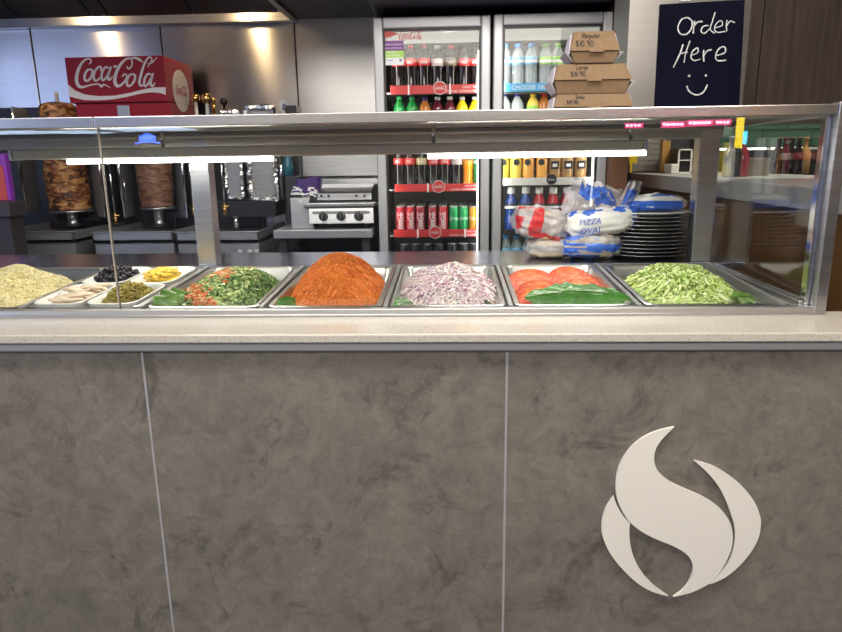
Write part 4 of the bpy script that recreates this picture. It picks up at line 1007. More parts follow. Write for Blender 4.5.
def burner(t, x0, x1, y, z0, z1):
    b = MB()
    n = 9
    for i in range(n+1): 
        z = z0+(z1-z0)*i/n; b.box((x0, y, z-.004), (x1, y+.012, z+.004))
    m_ = 5
    for i in range(m_+1):
        x = x0+(x1-x0)*i/m_; b.box((x-.003, y, z0), (x+.003, y+.010, z1))
    b.build('burner_grille', M['mesh'], t)
def kebab(px, pyt, pyb, wt, wb_, mat, label, t, Yk_=4.02, pin=True, dome_=True):
    z0, z1 = Z(px, pyb, Yk_), Z(px, pyt, Yk_); xx = X(px, (pyt+pyb)/2, Yk_); h = z1-z0
    rt, rb = wt/2/665*Yk_*.88, wb_/2/665*Yk_*.88
    m = thing('doner_kebab', label, 'kebab meat', (xx, Yk_, z0))
    rnd_ = Vector((px, 0, 0)); amp = .014 if mat == 'meat1' else .004
    def fn(u, v):
        a = u*2*PI
        if v < .06: r_ = rb*v/.06; z = 0
        elif v > .90: q = (v-.90)/.10; r_ = rt*math.cos(q*PI/2)**.6; z = h-(.05*(1-math.sin(q*PI/2)) if dome_ else 0)
        else: q = (v-.06)/.84; r_ = rb+(rt-rb)*q+.006*math.sin(q*PI); z = q*(h-.05 if dome_ else h)
        if .03 < v < .97:
            lay = 3.0 if mat == 'meat1' else 4.0
            r_ += amp*noise.noise(Vector((math.cos(a)*2.2, math.sin(a)*2.2, z*16*lay/3))+rnd_) + amp*.5*noise.noise(Vector((math.cos(a)*6, math.sin(a)*6, z*60))+rnd_)
        return (r_*math.cos(a), r_*math.sin(a), z)
    MB().grid(fn, 72, 110, cu=True).build('meat_stack', M[mat], m)
    MB().lathe([(0,-.014),(rb*1.05,-.014),(rb*1.08,-.008),(rb*1.05,-.001),(0,-.001)], 28).build('base_disc', M['steel'], m)
    if pin: MB().lathe([(.011,h-.01),(.011,h+.052),(.008,h+.056),(0,h+.056)], 10).build('skewer_tip', M['cap_white'], m)
    return m, xx, z0
# three machines
t1, xm1, hw1, zt1 = machine(-14, 74, 'kebab machine holding the browned chicken cone, farthest from the drinks fridges', Z(30, 106, 4.25))
t2, xm2, hw2, zt2 = machine(92, 173, 'kebab machine holding the smooth brown cone below the red cola header', Z(120, 126, 4.2))
t3, xm3, hw3, zt3 = machine(175.5, 259, 'kebab machine with foil wrapped burners and no meat', Z(240, 118, 4.2))
k1, kx1_, kz1 = kebab(64.5, 102, 209.5, 40, 43, 'meat1', 'tall browned layered chicken kebab cone on its spit', t1)
k2, kx2_, kz2 = kebab(154.5, 140, 206.5, 38, 35, 'meat2', 'smooth brown kebab cone on the spit behind the strip light', t2, pin=False)
for t, xm, kx_, kz_, zt_ in ((t1, xm1, kx1_, kz1, zt1), (t2, xm2, kx2_, kz2, zt2)):
    zz = kz_-bz-.015
    b = MB(); b.lathe([(.05,.135+zt_-.13),(.052,zt_+.004),(.034,zt_+.012),(.030,zt_+.03),(.030,zz-.006),(.042,zz-.002),(.042,zz)], 18, 0, Matrix.Translation((kx_-xm, 4.02-YT, 0))); b.build('turning_post', M['steel'], t)
    b = MB(); b.box((kx_-xm-.14, 4.02-YT+.06, zz-.06), (kx_-xm+.14, 4.02-YT+.12, zz-.02)); b.build('gearbox', M['burner_black'], t, bevel=.004)
burner(t1, kx1_-xm1+.03, kx1_-xm1+.20, .47, zt1+.12, Z(60, 130, 4.2)-bz)
burner(t1, kx1_-xm1-.22, kx1_-xm1-.05, .47, zt1+.12, Z(60, 112, 4.2)-bz)
burner(t2, kx2_-xm2+.02, kx2_-xm2+.17, .47, zt2+.12, Z(150, 135, 4.2)-bz)
burner(t2, kx2_-xm2-.17, kx2_-xm2-.02, .47, zt2+.12, Z(150, 135, 4.2)-bz)
def rods(t, xm, pxs, Y, pyt, pyb, r_=.009, name='shield_edge', mat='chrome'):
    for px in pxs:
        MB().tube([(X(px, 200, Y)-xm, Y-YT, Z(px, pyb, Y)-bz), (X(px, 200, Y)-xm, Y-YT, Z(px, pyt, Y)-bz)], r_, 10).build(name, M[mat], t)
def shield(t, xm, pxa, pxb, Ya, Yb, pyt, pyb, mat='steel_dark'):
    xa, xb = X(pxa, 200, Ya)-xm, X(pxb, 200, Yb)-xm; z0, z1 = Z(pxa, pyb, Ya)-bz, Z(pxa, pyt, Ya)-bz
    b = MB(); b.hexa([(xa-.003,Ya-YT,z0),(xa+.003,Ya-YT,z0),(xb+.003,Yb-YT,z0),(xb-.003,Yb-YT,z0),(xa-.003,Ya-YT,z1),(xa+.003,Ya-YT,z1),(xb+.003,Yb-YT,z1),(xb-.003,Yb-YT,z1)])
    b.build('side_shield', M[mat], t)
rods(t1, xm1, (25,), 3.95, 112, 203); shield(t1, xm1, 25, 40, 3.95, 4.2, 106, 212, 'steel_dark')
shield(t1, xm1, 103, 92, 3.95, 4.2, 140, 218, 'housing'); rods(t1, xm1, (103.5,), 3.95, 140, 205, .008)
rods(t2, xm2, (122.5,), 3.93, 140, 201); shield(t2, xm2, 122.5, 134, 3.93, 4.2, 140, 218, 'housing'); rods(t2, xm2, (126,), 3.90, 175, 200, .004, 'handle_rod')
rods(t2, xm2, (185.5,), 3.93, 140, 201); shield(t2, xm2, 185.5, 176, 3.93, 4.2, 140, 218, 'housing')
# brass gas taps with a thin steel feed pipe
for i, (px, py) in enumerate(((115.5, 219), (193.5, 210), (225, 210))):
    Yg = 4.0
    g = thing('gas_tap', ['brass gas tap on a tall feed pipe between the two kebab cones', 'brass gas tap beside the case back post, nearer the brown cone', 'brass gas tap beside the case back post, nearer the foil panels'][i], 'gas tap', (X(px, py, Yg), Yg, Z(px, py+5, Yg)))
    MB().lathe([(0,0),(.012,0),(.014,.01),(.010,.02),(.016,.028),(.016,.04),(.009,.05),(0,.052)], 12).build('tap_body', M['brass'], g)
    MB().tube([(-.04,0,.052),(.03,0,.052)], .006, 8).build('tap_lever', M['brass'], g)
    MB().tube([(0,0,.05),(0,0,.42)], .007, 8).build('feed_pipe', M['chrome'], g)
# foil panels of the third machine
def foil_panel(name, pxl, pxr, pyt, pyb, Y, bw, t, xm, seed):
    xa, xb = X(pxl, 180, Y)-xm, X(pxr, 180, Y)-xm; z0, z1 = Z(pxl, pyb, Y)-bz, Z(pxl, pyt, Y)-bz
    o = MB().box((xa+bw*.4, Y-YT, z0+bw*.4), (xb-bw*.4, Y-YT+.02, z1-.005)).build(name, M['steel_dark'], t)
    rnd = random.Random(seed); b = MB()
    for (ax, az, bx, bz_) in ((xa, z0, xb, z0), (xa, z0, xa, z1), (xb, z0, xb, z1), (xa, z1, xb, z1)):
        n = max(8, int(((bx-ax)**2+(bz_-az)**2)**.5/.012)); pts = []; rs = []
        for i in range(n+1):
            f_ = i/n; pts.append((ax+(bx-ax)*f_+rnd.uniform(-.004,.004), Y-YT-.004+rnd.uniform(-.006,.006), az+(bz_-az)*f_+rnd.uniform(-.004,.004))); rs.append(bw*rnd.uniform(.40,.72))
        b.tube(pts, rs, 7, smooth=False)
    b.build('foil_wrap', M['foil'], o)
foil_panel('burner_panel', 227, 242, 112, 198, 4.02, .022, t3, xm3, 1)
foil_panel('burner_panel', 251, 277, 108, 199, 4.02, .034, t3, xm3, 2)
b = MB()
for z_ in (205, 210, 215):
    for a, c_ in ((241, 253), (256, 272)): b.box((X(a, 205, 4.05)-xm3, 4.05-YT, Z(250, z_+1.4, 4.05)-bz), (X(c_, 205, 4.05)-xm3, 4.07-YT, Z(250, z_-1.4, 4.05)-bz))
b.build('vent_slats', M['steel_dark'], t3)
b = MB(); b.box((X(214, 215, 4.0)-xm3, 4.0-YT, Z(250, 217, 4.0)-bz), (X(276, 215, 4.0)-xm3, 4.3-YT, Z(250, 201, 4.0)-bz)); b.build('burner_base', M['burner_black'], t3, bevel=.004)
MB().tube([(X(236, 220, 3.98)-xm3, 3.98-YT, zt3-.005), (X(236, 220, 3.98)-xm3, 3.98-YT, Z(236, 216, 3.98)-bz)], .014, 10).build('turning_post', M['chrome'], t3)
rods(t3, xm3, (283,), 3.95, 150, 196, .007)
for px in (240, 250, 265):
    b = MB(); b.box((-.012, -.014, -.012), (.012, 0, .012)); b.build('control_knob', M['cap_white'], t3, bevel=.003, loc=(X(px, 251.5, YT)-xm3 if px < 260 else hw3-.02, .008, Z(px, 251.5, YT)-bz))
# motor box and shelf at the far end of the bench
b = MB(); b.box((X(15, 110, 4.1), 4.08, Z(20, 160, 4.1)), (X(38, 110, 4.1), 4.14, Z(20, 104, 4.1)))
# brass ball handles and foil tops seen over the case
for i, px in enumerate((196.5, 207.5, 214, 224.5)):
    Yh = [4.08, 4.05, 4.15, 4.16][i]; zt_ = Z(px, [93.5, 92.5, 97, 97.5][i], Yh); zb_ = Z(px, 122, Yh)
    h = thing('ball_handle', ['brass ball on a pale stem beside the red cola header','largest brass ball on a pale stem, second from the red header','small brass ball behind the two large ones','dark ball knob beside the foil wrapped panel tops'][i], 'handle', (X(px, 110, Yh), Yh, zb_))
    r_ = [.026, .032, .018, .024][i]
    MB().lathe([(0,zt_-zb_-2*r_)]+[(r_*math.sin(q*PI/10), zt_-zb_-r_-r_*math.cos(q*PI/10)) for q in range(1, 10)]+[(0,zt_-zb_)], 18).build('ball', M['brass' if i < 3 else 'burner_black'], h)
    MB().lathe([(.011,0),(.012,.02),(.009,zt_-zb_-2*r_+.004)], 12).build('stem', M['cap_white' if i < 2 else 'brass'], h)
b = MB(); Yg = 4.12; b.box((X(279, 110, Yg), Yg, Z(280, 122, Yg)), (X(285, 110, Yg), Yg+.2, Z(280, 100, Yg)), 0); b.box((X(285, 110, Yg), Yg, Z(280, 122, Yg)), (X(296, 110, Yg), Yg+.15, Z(280, 105.5, Yg)), 1)
b.box((X(283, 110, Yg), Yg-.02, Z(280, 110, Yg)), (X(287, 110, Yg), Yg, Z(280, 104, Yg)), 2)
b.box((X(279, 110, Yg), Yg, bz+.0), (X(296, 110, Yg), Yg+.15, Z(280, 122, Yg)), 1)
tag(b.build('control_box', [M['housing'], M['burner_black'], M['chrome']], bevel=.003), 'steel and black control box standing beside the foil wrapped burners', 'control box')

# red cola header cabinet
YC = 3.86
cx0, cx1 = X(64.5, 60, YC), X(163.5, 60, YC); czt = Z(110, 56.5, YC); czm = Z(110, 102.5, YC); czb = Z(120, 126, 4.2)+.002
hd = thing('cola_header', 'red cola header cabinet with white script standing above the brown kebab cone', 'cabinet', ((cx0+cx1)/2, YC, czb))
hw = (cx1-cx0)/2; zt_, zm_ = czt-czb, czm-czb
MB().box((-hw, 0, zm_), (hw, .42, zt_)).build('header_panel', M['redbox'], hd, bevel=.004)
MB().box((-hw+.015, .025, zm_-.004), (hw-.006, .40, zm_-.0005)).build('shadow_gap', M['black'], hd)
MB().box((-hw+.02, .018, 0), (hw, .42, zm_-.004)).build('lower_body', M['redbox'], hd, bevel=.003)
MB().box((-hw+.265, .004, 0), (-hw+.335, .018, zm_-.015)).build('steel_plate', M['steel_dark'], hd, bevel=.003)
def hfn(x, y, z):
    u, v = homog(x, y); return (-hw+u*2*hw, -.001-z, zm_+v*(zt_-zm_))
b = MB(); coke_script(b, hfn, 0, .002, 0)
wt_ = [(48,207),(90,240),(150,264),(230,274),(330,271),(420,254),(500,234),(560,223),(630,222)]; wb__ = [(630,266),(600,256),(540,251),(470,262),(400,278),(320,292),(230,299),(150,297),(90,284),(53,274)]
tt = []
for i in range(25):
    s_ = i/24
    def ev(l, s_):
        q = s_*(len(l)-1); k_ = min(int(q), len(l)-2); f_ = q-k_; return (l[k_][0]+(l[k_+1][0]-l[k_][0])*f_, l[k_][1]+(l[k_+1][1]-l[k_][1])*f_)
    tt.append((ev(wt_, s_), ev(wb__, 1-s_)))
for (a, a2), (c_, c2) in zip(tt, tt[1:]):
    b.prism([a, c_, c2, a2], 0, .002, 0, None, hfn)
b.build('script_lettering', M['white_ink'], hd)
b = MB(); my, mz = .21, zt_*.52
b.lathe([(0,0),(.118,0),(.118,.003),(0,.003)], 40, 0, Matrix.Translation((hw, my, mz)) @ Matrix.Rotation(PI/2, 4, 'Y'), False)
coke_script(b, lambda x, y, z: (hw+.003+z, my+(x-330)/500*.17, mz-(y-140)/500*.17), 0, .001, 1)
b.build('side_roundel', [M['white_ink'], M['redbox']], hd)

# purple and red box with shelf on the far side
Yp = 3.4
b = thing('purple_box', 'purple box with a red front panel standing on the dark shelf', 'box', (X(0, 200, Yp), Yp, Z(5, 201, Yp)))
zz = Z(5, 153.5, Yp)-b.location.z
MB().box((-.25, 0, 0), (X(8, 180, Yp)-b.location.x, .04, zz)).build('body', pbr('box_purple', (.26,.04,.46), .4), b, bevel=.004)
MB().box((-.22, -.004, .004), (X(6, 180, Yp)-b.location.x-.004, 0, zz*.75)).build('front_panel', pbr('box_red', (.50,.06,.05), .4), b)
b = MB(); b.box((-3.2, 3.32, Z(5, 216, Yp)), (X(19, 205, Yp), 3.46, Z(5, 201, Yp)-.001)); b.box((-3.2, 3.34, 0), (X(19, 205, Yp)-.02, 3.45, Z(5, 216, Yp)))
tag(b.build('dark_shelf_unit', pbr('shelf_brown', (.05,.04,.045), .4), bevel=.004), 'dark shelf unit at the far end of the kitchen under the purple box', 'shelf unit')

# ------------------------------------------------------------------ grill on its stand, splashback, napkin box
YG = 3.55
gx0, gx1 = X(273, 230, YG), X(372, 230, YG); gz = Z(320, 230, YG)
gt = thing('grill_stand', 'dark stand with a steel front edge carrying the grill', 'stand', ((gx0+gx1)/2, YG, 0))
hw = (gx1-gx0)/2
MB().box((-hw, 0, gz-.045), (hw, .75, gz)).build('stand_top', M['housing'], gt, bevel=.004)
MB().box((-hw+.03, .55, .06), (hw-.03, .74, gz-.046)).build('stand_back', M['black'], gt)
for sx in (-1, 1):
    for yy in (.03, .70): MB().box((sx*(hw-.04)-.02, yy, 0), (sx*(hw-.04)+.02, yy+.04, gz-.045)).build('leg', M['dark'], gt)
MB().box((-hw+.02, .06, .35), (hw-.02, .72, .37)).build('lower_shelf', M['dark'], gt)
Yq = 3.60
x0, x1 = X(309, 215, Yq), X(373.5, 215, Yq); xm = (x0+x1)/2; hw = (x1-x0)/2
gr = thing('gas_grill', 'small stainless gas grill with three round knobs beside the drinks fridge', 'grill', (xm, Yq, gz))
zz = lambda py: Z(340, py, Yq)-gz
for sx in (-1, 1):
    for yy in (.05, .38): MB().lathe([(.018,.0005),(.014,.02),(.014,zz(223.5)+.002)], 10, 0, Matrix.Translation((sx*(hw-.05), yy, 0))).build('foot', M['black'], gr)
MB().box((-hw, .01, zz(223.5)), (hw, .45, zz(207))).build('firebox', M['housing'], gr, bevel=.003)
MB().hexa([(-hw,-.004,zz(223.5)),(hw,-.004,zz(223.5)),(hw,.010,zz(223.5)),(-hw,.010,zz(223.5)),(-hw,.006,zz(208)),(hw,.006,zz(208)),(hw,.012,zz(208)),(-hw,.012,zz(208))]).build('control_panel', pbr('panel_bright', (.78,.79,.82), .28, .9), gr, bevel=.002)
MB().box((-hw+.02, -.001, zz(214)), (hw-.02, .002, zz(211))).build('dark_groove', M['steel_dark'], gr)
for px in (323.5, 341.2, 359):
    k_ = MB(); k_.lathe([(0,-.032),(.016,-.032),(.019,-.028),(.021,-.010),(.025,-.008),(.025,0),(0,0)], 22, 0, Matrix.Rotation(-PI/2, 4, 'X'))
    ko = k_.build('knob', pbr('knob_grey', (.10,.10,.11), .25, .8), gr, loc=(X(px, 216, Yq)-xm, -.003, zz(216.3)), sharp=40)
    MB().box((-.003, -.037, -.017), (.003, -.031, .017)).build('knob_grip', M['chrome'], ko)
MB().box((-hw-.025, -.02, zz(207)), (hw+.01, .02, zz(202.5))).build('front_lip', M['steel'], gr, bevel=.005)
b = MB(); hp = [(.03, zz(202)), (.012, zz(200)), (.03, zz(193)), (.05, zz(191.5)), (.10, zz(188.5)), (.20, zz(187)+.01), (.34, zz(187)), (.42, zz(194)), (.42, zz(202))]
n = len(hp); hx0, hx1 = X(316, 195, Yq)-xm, X(371, 195, Yq)-xm
b.add([(hx0, y, z) for y, z in hp]+[(hx1, y, z) for y, z in hp], [tuple(reversed(range(n))), tuple(range(n, 2*n))]+[(i, (i+1) % n, n+(i+1) % n, n+i) for i in range(n)])
ho = b.build('hood', M['steel'], gr, bevel=.004)
for px in (321, 328, 356, 364): MB().lathe([(0,-.004),(.006,-.004),(.006,.006),(0,.006)], 8, 0, Matrix.Translation((X(px, 196, Yq)-xm, .012, zz(195.8))) @ Matrix.Rotation(-PI/2, 4, 'X')).build('vent_hole', M['black'], ho)
for sx, xx in ((-1, hx0), (1, hx1)):
    pts = [(xx+sx*.012, .03+.0*q, 0) for q in range(1)]
    pts = [(xx+sx*(.012+.022*math.cos(q/6*PI/2)), .02+.12*q/6, zz(202)+(zz(187)-zz(202))*math.sin(q/6*PI/2)) for q in range(7)]
    MB().tube(pts, .010, 8).build('hood_arm', M['black'], gr)
# steel splash panel behind the grill
Ys = 4.12
b = MB(); b.box((X(300, 180, Ys), Ys, gz), (X(384, 180, Ys), Ys+.012, Z(340, 178.5, Ys))); b.box((X(300, 180, Ys), Ys+.08, Z(340, 176.5, Ys)), (X(384, 180, Ys), Ys+.10, Z(340, 120, Ys)))
tag(b.build('splash_panel', M['steel'], bevel=.003), 'stainless splash panel standing behind the grill', 'panel')
# napkin dispenser with a purple packet on top
Yn = 3.63
n0, n1 = X(291, 215, Yn), X(313, 215, Yn); xm = (n0+n1)/2; hw = (n1-n0)/2; ztn = Z(302, 198, Yn)-gz
nd = thing('steel_dispenser', 'tall pale steel dispenser beside the grill under the purple packet', 'dispenser', (xm, Yn, gz))
MB().box((-hw, 0, 0.0005), (hw, .15, ztn)).build('body', pbr('pale_steel', (.62,.62,.66), .35, .6), nd, bevel=.004)
MB().box((-hw+.004, -.003, ztn*.22), (hw-.004, 0, ztn*.23)).build('seam', M['steel_dark'], nd)
MB().box((-hw*.3, -.003, ztn*.86), (hw*.1, -.0005, ztn*.93)).build('label_plate', M['white'], nd)
M['purple_pack'] = pbr('purple_pack', (.06,.025,.15), .35)
def packet(u, v):
    a = u*2*PI; x = .078*math.cos(a); y = .05*math.sin(a)
    k_ = (abs(math.cos(a))**6+abs(math.sin(a))**6)**(-1/6)
    zt2_ = .092*v
    return (x*k_*(1-.1*v)+.02*v, y*k_+.06, zt2_+.012*noise.noise(Vector((x*30, y*30, v*3)))+.018*math.cos(a)*(v > .5))
rndp = random.Random(1)
pk = MB(); pk.grid(packet, 32, 10, 0, cu=True, mfn=lambda u, v: 1 if (v < .42+.12*math.sin(u*40)) and noise.noise(Vector((u*22, v*9, 3))) > -.15 else 0)
pk.add([packet(i/32, 1.0) for i in range(32)], [tuple(range(32))])
o = pk.build('purple_packet', [M['purple_pack'], M['white']], loc=(xm+.012, Yn, gz+ztn+.012), rot=(0, .08, 0)); tag(o, 'crumpled purple and white packet lying on top of the steel dispenser', 'packet')
b = MB(); b.lathe([(0,0),(.03,0),(.033,.06),(.022,.10),(.018,.13),(0,.135)], 14); yb = 4.0
tag(b.build('blue_spray_bottle', pbr('teal_plastic', (.03,.14,.20), .3), loc=(X(288, 168, yb), yb, Z(288, 176, yb))), 'dark teal bottle on the ledge beside the foil panels', 'bottle')
b = MB(); b.box((X(287.5, 178, yb), yb-.06, bz+.05), (X(298, 178, yb), yb+.08, Z(288, 176, yb)-.0005)); tag(b.build('narrow_side_cabinet', M['dark'], bevel=.003), 'narrow dark cabinet between the foil panels and the grill', 'cabinet')

# ------------------------------------------------------------------ plates on the ledge
ZL = OFF+zb
M['plate_black'] = pbr('plate_black', (.022,.022,.026), .22, .2, coat=.4); M['plate_rim'] = pbr('plate_rim', (.34,.34,.35), .25, .8)
def plate(mat, rim, R_):
    o = MB().lathe([(0,0),(R_*.66,0),(R_*.72,.003),(R_*.97,.0125),(R_*.99,.014),(R_*.97,.0148),(R_*.72,.0055),(R_*.64,.003),(0,.003)], 44).build('dinner_plate', mat, sharp=50)
    MB().lathe([(R_*.968,.0123),(R_*.992,.0134),(R_,.0148),(R_*.992,.0160),(R_*.972,.0152)], 44).build('rim', rim, o)
    return o
pp = None; rnd = random.Random(12); NP_ = 12; xpl = X(646, 255, 2.45)
RS = [.155,.155,.155,.152,.152,.150,.146,.146,.143,.140,.138]
for i in range(NP_-1):
    z = ZL+.001+i*.0131
    lab_ = f"black dinner plate with pale rim, {ORD[i]} from the bottom of the stack"
    dx = (0 if i < 3 else .004 if i < 6 else .012)+rnd.uniform(-.004, .004)-.006; p = (xpl+dx, 2.472+rnd.uniform(-.004, .004), z)
    if pp is None: pp = plate(M['plate_black'], M['plate_rim'], .155); pp.location = p; tag(pp, lab_, 'plate', 'stacked plates on the ledge')
    else: dup(pp, lab_, p, (0, 0, rnd.random()), None, (RS[i]/.155, RS[i]/.155, 1))
tp = plate(M['ceramic'], M['ceramic'], .135); tp.name = 'white_plate'; tp.location = (xpl+.012, 2.472, ZL+.001+11*.0131+.001); tag(tp, 'white plate on top of the stack of black plates under a bread bag', 'plate', 'stacked plates on the ledge')
ZPT = ZL+.001+11*.0131+.017

# ------------------------------------------------------------------ bread bags
M['bag_film'] = film('bag_film', (.72,.70,.70), .42, .10); M['bag_blue'] = film('bag_blue', (.03,.13,.62), .90, .18); M['bag_white'] = film('bag_white', (.80,.79,.76), .93, .18); M['bag_red'] = film('bag_red', (.60,.03,.04), .86, .18)
M['bread'] = pbr('bread', (.62,.46,.27), .8, var=.25, scale=20, bump=.1)
M['film_dense'] = film('film_dense', (.66,.62,.64), .58, .10)
def sgnp(c, p): return math.copysign(abs(c)**p, c)
def bag_fn(rx, ry, rz, seed, amp, p=.62):
    def fn(u, v):
        a = u*2*PI; t = -PI/2+PI*v
        ct, st_ = sgnp(math.cos(t), p), sgnp(math.sin(t), .75); ca, sa = sgnp(math.cos(a), p), sgnp(math.sin(a), p)
        q = Vector((rx*ct*ca, ry*ct*sa, rz*st_))
        d = q.normalized() if q.length > 1e-6 else Vector((0,0,1))
        n_ = noise.noise(q*20+Vector((seed, 0, 0)))*amp*1.1 + (abs(noise.noise(q*38+Vector((0, seed, 0))))-.2)*amp*1.7
        q = q+d*n_
        return (q.x, q.y, max(q.z, -rz)+rz)
    return fn
def bag(name, label, px, py_bottom, Y, rx, ry, rz, z0, mats, mfn, seed, amp=.010, rot=(0,0,0), bread=True, group='bread bags on the rear ledge'):
    o = MB().grid(bag_fn(rx, ry, rz, seed, amp), 64, 36, cu=True, mfn=mfn).build(name, mats, loc=(X(px, py_bottom, Y), Y, z0), rot=rot)
    tag(o, label, 'bread bag', group)
    if bread:
        nB = max(2, int(rz*2/.028))
        for i in range(nB):
            zz_ = .010+(2*rz-.030)*i/max(1, nB-1)
            MB().lathe([(0,-.010),(.7,-.009),(.97,-.003),(1,.002),(.9,.008),(.5,.011),(0,.011)], 24, 0, Matrix.Translation((0, 0, zz_)) @ Matrix.Diagonal((rx*.80, ry*.78, .9, 1))).build('flat_bread', M['bread'], o)
    return o
nz = lambda u, v, s_: noise.noise(Vector((u*9, v*7, s_)))
YB = 2.44
# clear bag of bread low beside the red one
bag('bread_bag', 'clear bag of flat bread lying on the ledge below the red bag', 548, 251, YB, .085, .08, .036, ZL+.001, [M['bag_film']], None, 3.1)
bag('bread_bag', 'blue printed bread bag lying on the ledge below the big white bag', 589, 251, YB-.02, .108, .085, .044, ZL+.001, [M['bag_film'], M['bag_blue'], M['bag_white']],
    lambda u, v: 1 if (.52 < u < .76 and .12 < v < .86 and nz(u, v, 2) > -.25 and (math.sin(v*46) > -.75)) else (1 if nz(u, v, 5) > .32 else 0), 7.7)
# red bag resting on the clear bag
bag('bread_bag', 'red printed clear bag of bread slumped against the drinks fridge side of the pile', 537, 233, YB, .098, .07, .056, ZL+.070, [M['film_dense'], M['bag_red']],
    lambda u, v: 1 if ((.52 < u < .66 and .30 < v < .90 and nz(u, v, 1) > -.10) or (.70 < u < .75 and .25 < v < .95) or (.74 < u < .95 and v < .34 and nz(u, v, 8) > -.5)) else 0, 1.3, .016, (0, .18, 0))
# big bag: printed white body with the loose blue neck above it
rx, ry, rz = .135, .08, .052
D = bag('bread_bag', 'big white and blue printed bread bag with a loose twisted neck in the middle', 600, 234, YB, rx, ry, rz, ZL+.0805, [M['bag_white'], M['bag_blue'], M['bag_film']],
    lambda u, v: 1 if ((v > .70+.06*math.sin(u*60) and v < .80+.05*math.sin(u*47)) or (.86 < u < 1.0 and .2 < v < .72 and nz(u, v, 4) > -.3) or (v < .16 and nz(u, v, 6) > -.2)) else (2 if v > .86 else 0), 4.4, .009, (0, -.10, 0))
def on_front(x, z, h_):
    k_ = max(0.02, 1-abs(x/rx)**3.0-abs((z-rz)/rz)**2.6)
    return (x, -ry*k_**.32-.008-h_, z)
b = MB()
text_mesh(b, 'PIZZA', lambda x, y, z: on_front(x-.088, y+.050, z), 0, .028, 0, .0006, 'LEFT', .2)
text_mesh(b, 'OVAL', lambda x, y, z: on_front(x-.086, y+.018, z), 0, .030, 0, .0006, 'LEFT', .1)
b.build('bag_lettering', M['bag_blue'], D)
def sheet(name, c4, mats, mfn, parent, amp, seed, Yc, bulge=.03, nu=34, nv=22):
    A, B_, C_, D_ = [P(x, y, Yy) for x, y, Yy in c4]
    inv = parent.matrix_basis.inverted()
    def fn(u, v):
        q = A*(1-u)*(1-v)+B_*u*(1-v)+C_*u*v+D_*(1-u)*v
        q = q+Vector((0, -bulge*math.sin(PI*u)*math.sin(PI*v), 0))+Vector((.3, -1, .5))*amp*(noise.noise(Vector((u*7, v*5, seed)))+.6*abs(noise.noise(Vector((u*15+seed, v*12, 1)))))
        return tuple(inv @ q)
    def fn2(u, v): return tuple(Vector(fn(u, v))+Vector((0, .0015, 0)))
    return MB().grid(fn, nu, nv, mfn=mfn).build(name, mats, parent)
bpy.context.view_layer.update()
sheet('bag_neck', [(563,213,2.40),(634,214,2.42),(612,186,2.46),(574,177,2.44)], [M['film_dense'], M['bag_blue']], lambda u, v: 1 if (.10+.10*v < u < .80 and .42-.30*(u-.2) < v+.05*math.sin(u*30) < 1.0-.30*u and nz(u, v, 3) > -.34) else 0, D, .022, 2.2, 2.42, .05)
sheet('bag_neck', [(612,214,2.40),(632,211,2.42),(643,182,2.46),(630,180,2.44)], [M['film_dense'], M['bag_blue']], lambda u, v: 1 if (.15 < u < .8 and .18 < v < .74 and nz(u, v, 6) > -.3) else 0, D, .010, 5.2, 2.42, .02, 18, 18)
sheet('bag_neck', [(560,214,2.42),(578,214,2.40),(582,192,2.42),(566,190,2.46)], [M['film_dense']], None, D, .016, 7.2, 2.42, .04, 18, 18)
sheet('bag_neck', [(596,212,2.46),(640,214,2.46),(630,192,2.50),(600,184,2.50)], [M['bag_film']], None, D, .022, 9.2, 2.42, .02, 22, 18)
E_ = bag('bread_bag', 'blue and white bread bag lying on the white plate at the top of the stack', 654, 212, 2.47, .105, .08, .028, ZPT+.001, [M['bag_white'], M['bag_blue'], M['bag_film']],
    lambda u, v: 1 if ((.50 < u < .86 and .10 < v < .58 and nz(u, v, 2) > -.38) or (v > .84 and u > .7)) else (2 if (u > .86 or u < .1) else 0), 8.8, .008, group='bread bags on the rear ledge')

# ------------------------------------------------------------------ take-away boxes on the case roof
GL = {  # single line hand letters in a unit cell
 'R': [[(0,0),(.05,1)],[(.05,1),(.5,.95),(.5,.6),(.08,.5),(.55,0)]], 'e': [[(.05,.3),(.45,.35),(.4,.6),(.15,.6),(.05,.3),(.2,.02),(.5,.1)]], 'g': [[(.45,.55),(.15,.6),(.08,.25),(.4,.2),(.45,.55),(.42,-.25),(.1,-.25)]],
 'u': [[(.05,.6),(.08,.1),(.35,.08),(.42,.6),(.45,0)]], 'l': [[(.1,1),(.1,.05),(.25,0)]], 'a': [[(.42,.55),(.15,.6),(.05,.25),(.2,0),(.42,.3),(.42,.55),(.45,0)]], 'r': [[(.08,.6),(.1,0)],[(.1,.4),(.25,.6),(.42,.55)]],
 'L': [[(.05,1),(.05,0),(.5,.05)]], 'J': [[(.1,1),(.6,1)],[(.38,1),(.38,.15),(.2,0),(.05,.15)]], 'm': [[(.05,.6),(.06,0)],[(.06,.4),(.2,.6),(.28,.0)],[(.28,.4),(.42,.6),(.5,0)]], 'b': [[(.08,1),(.08,0),(.35,.02),(.42,.35),(.1,.5)]],
 'o': [[(.25,.6),(.05,.35),(.2,0),(.45,.25),(.25,.6)]], '$': [[(.5,.85),(.15,.9),(.1,.6),(.45,.4),(.4,.1),(.05,.12)],[(.28,1.1),(.28,-.12)]], '1': [[(.2,1),(.2,0)]], '0': [[(.25,1),(.05,.6),(.12,.05),(.4,.1),(.48,.7),(.25,1)]],
 '4': [[(.3,1),(.05,.4),(.5,.4)],[(.38,.7),(.36,0)]], '9': [[(.45,.8),(.2,1),(.08,.7),(.3,.5),(.45,.85),(.4,0)]], '.': [[(.15,.0),(.19,.05)]]}
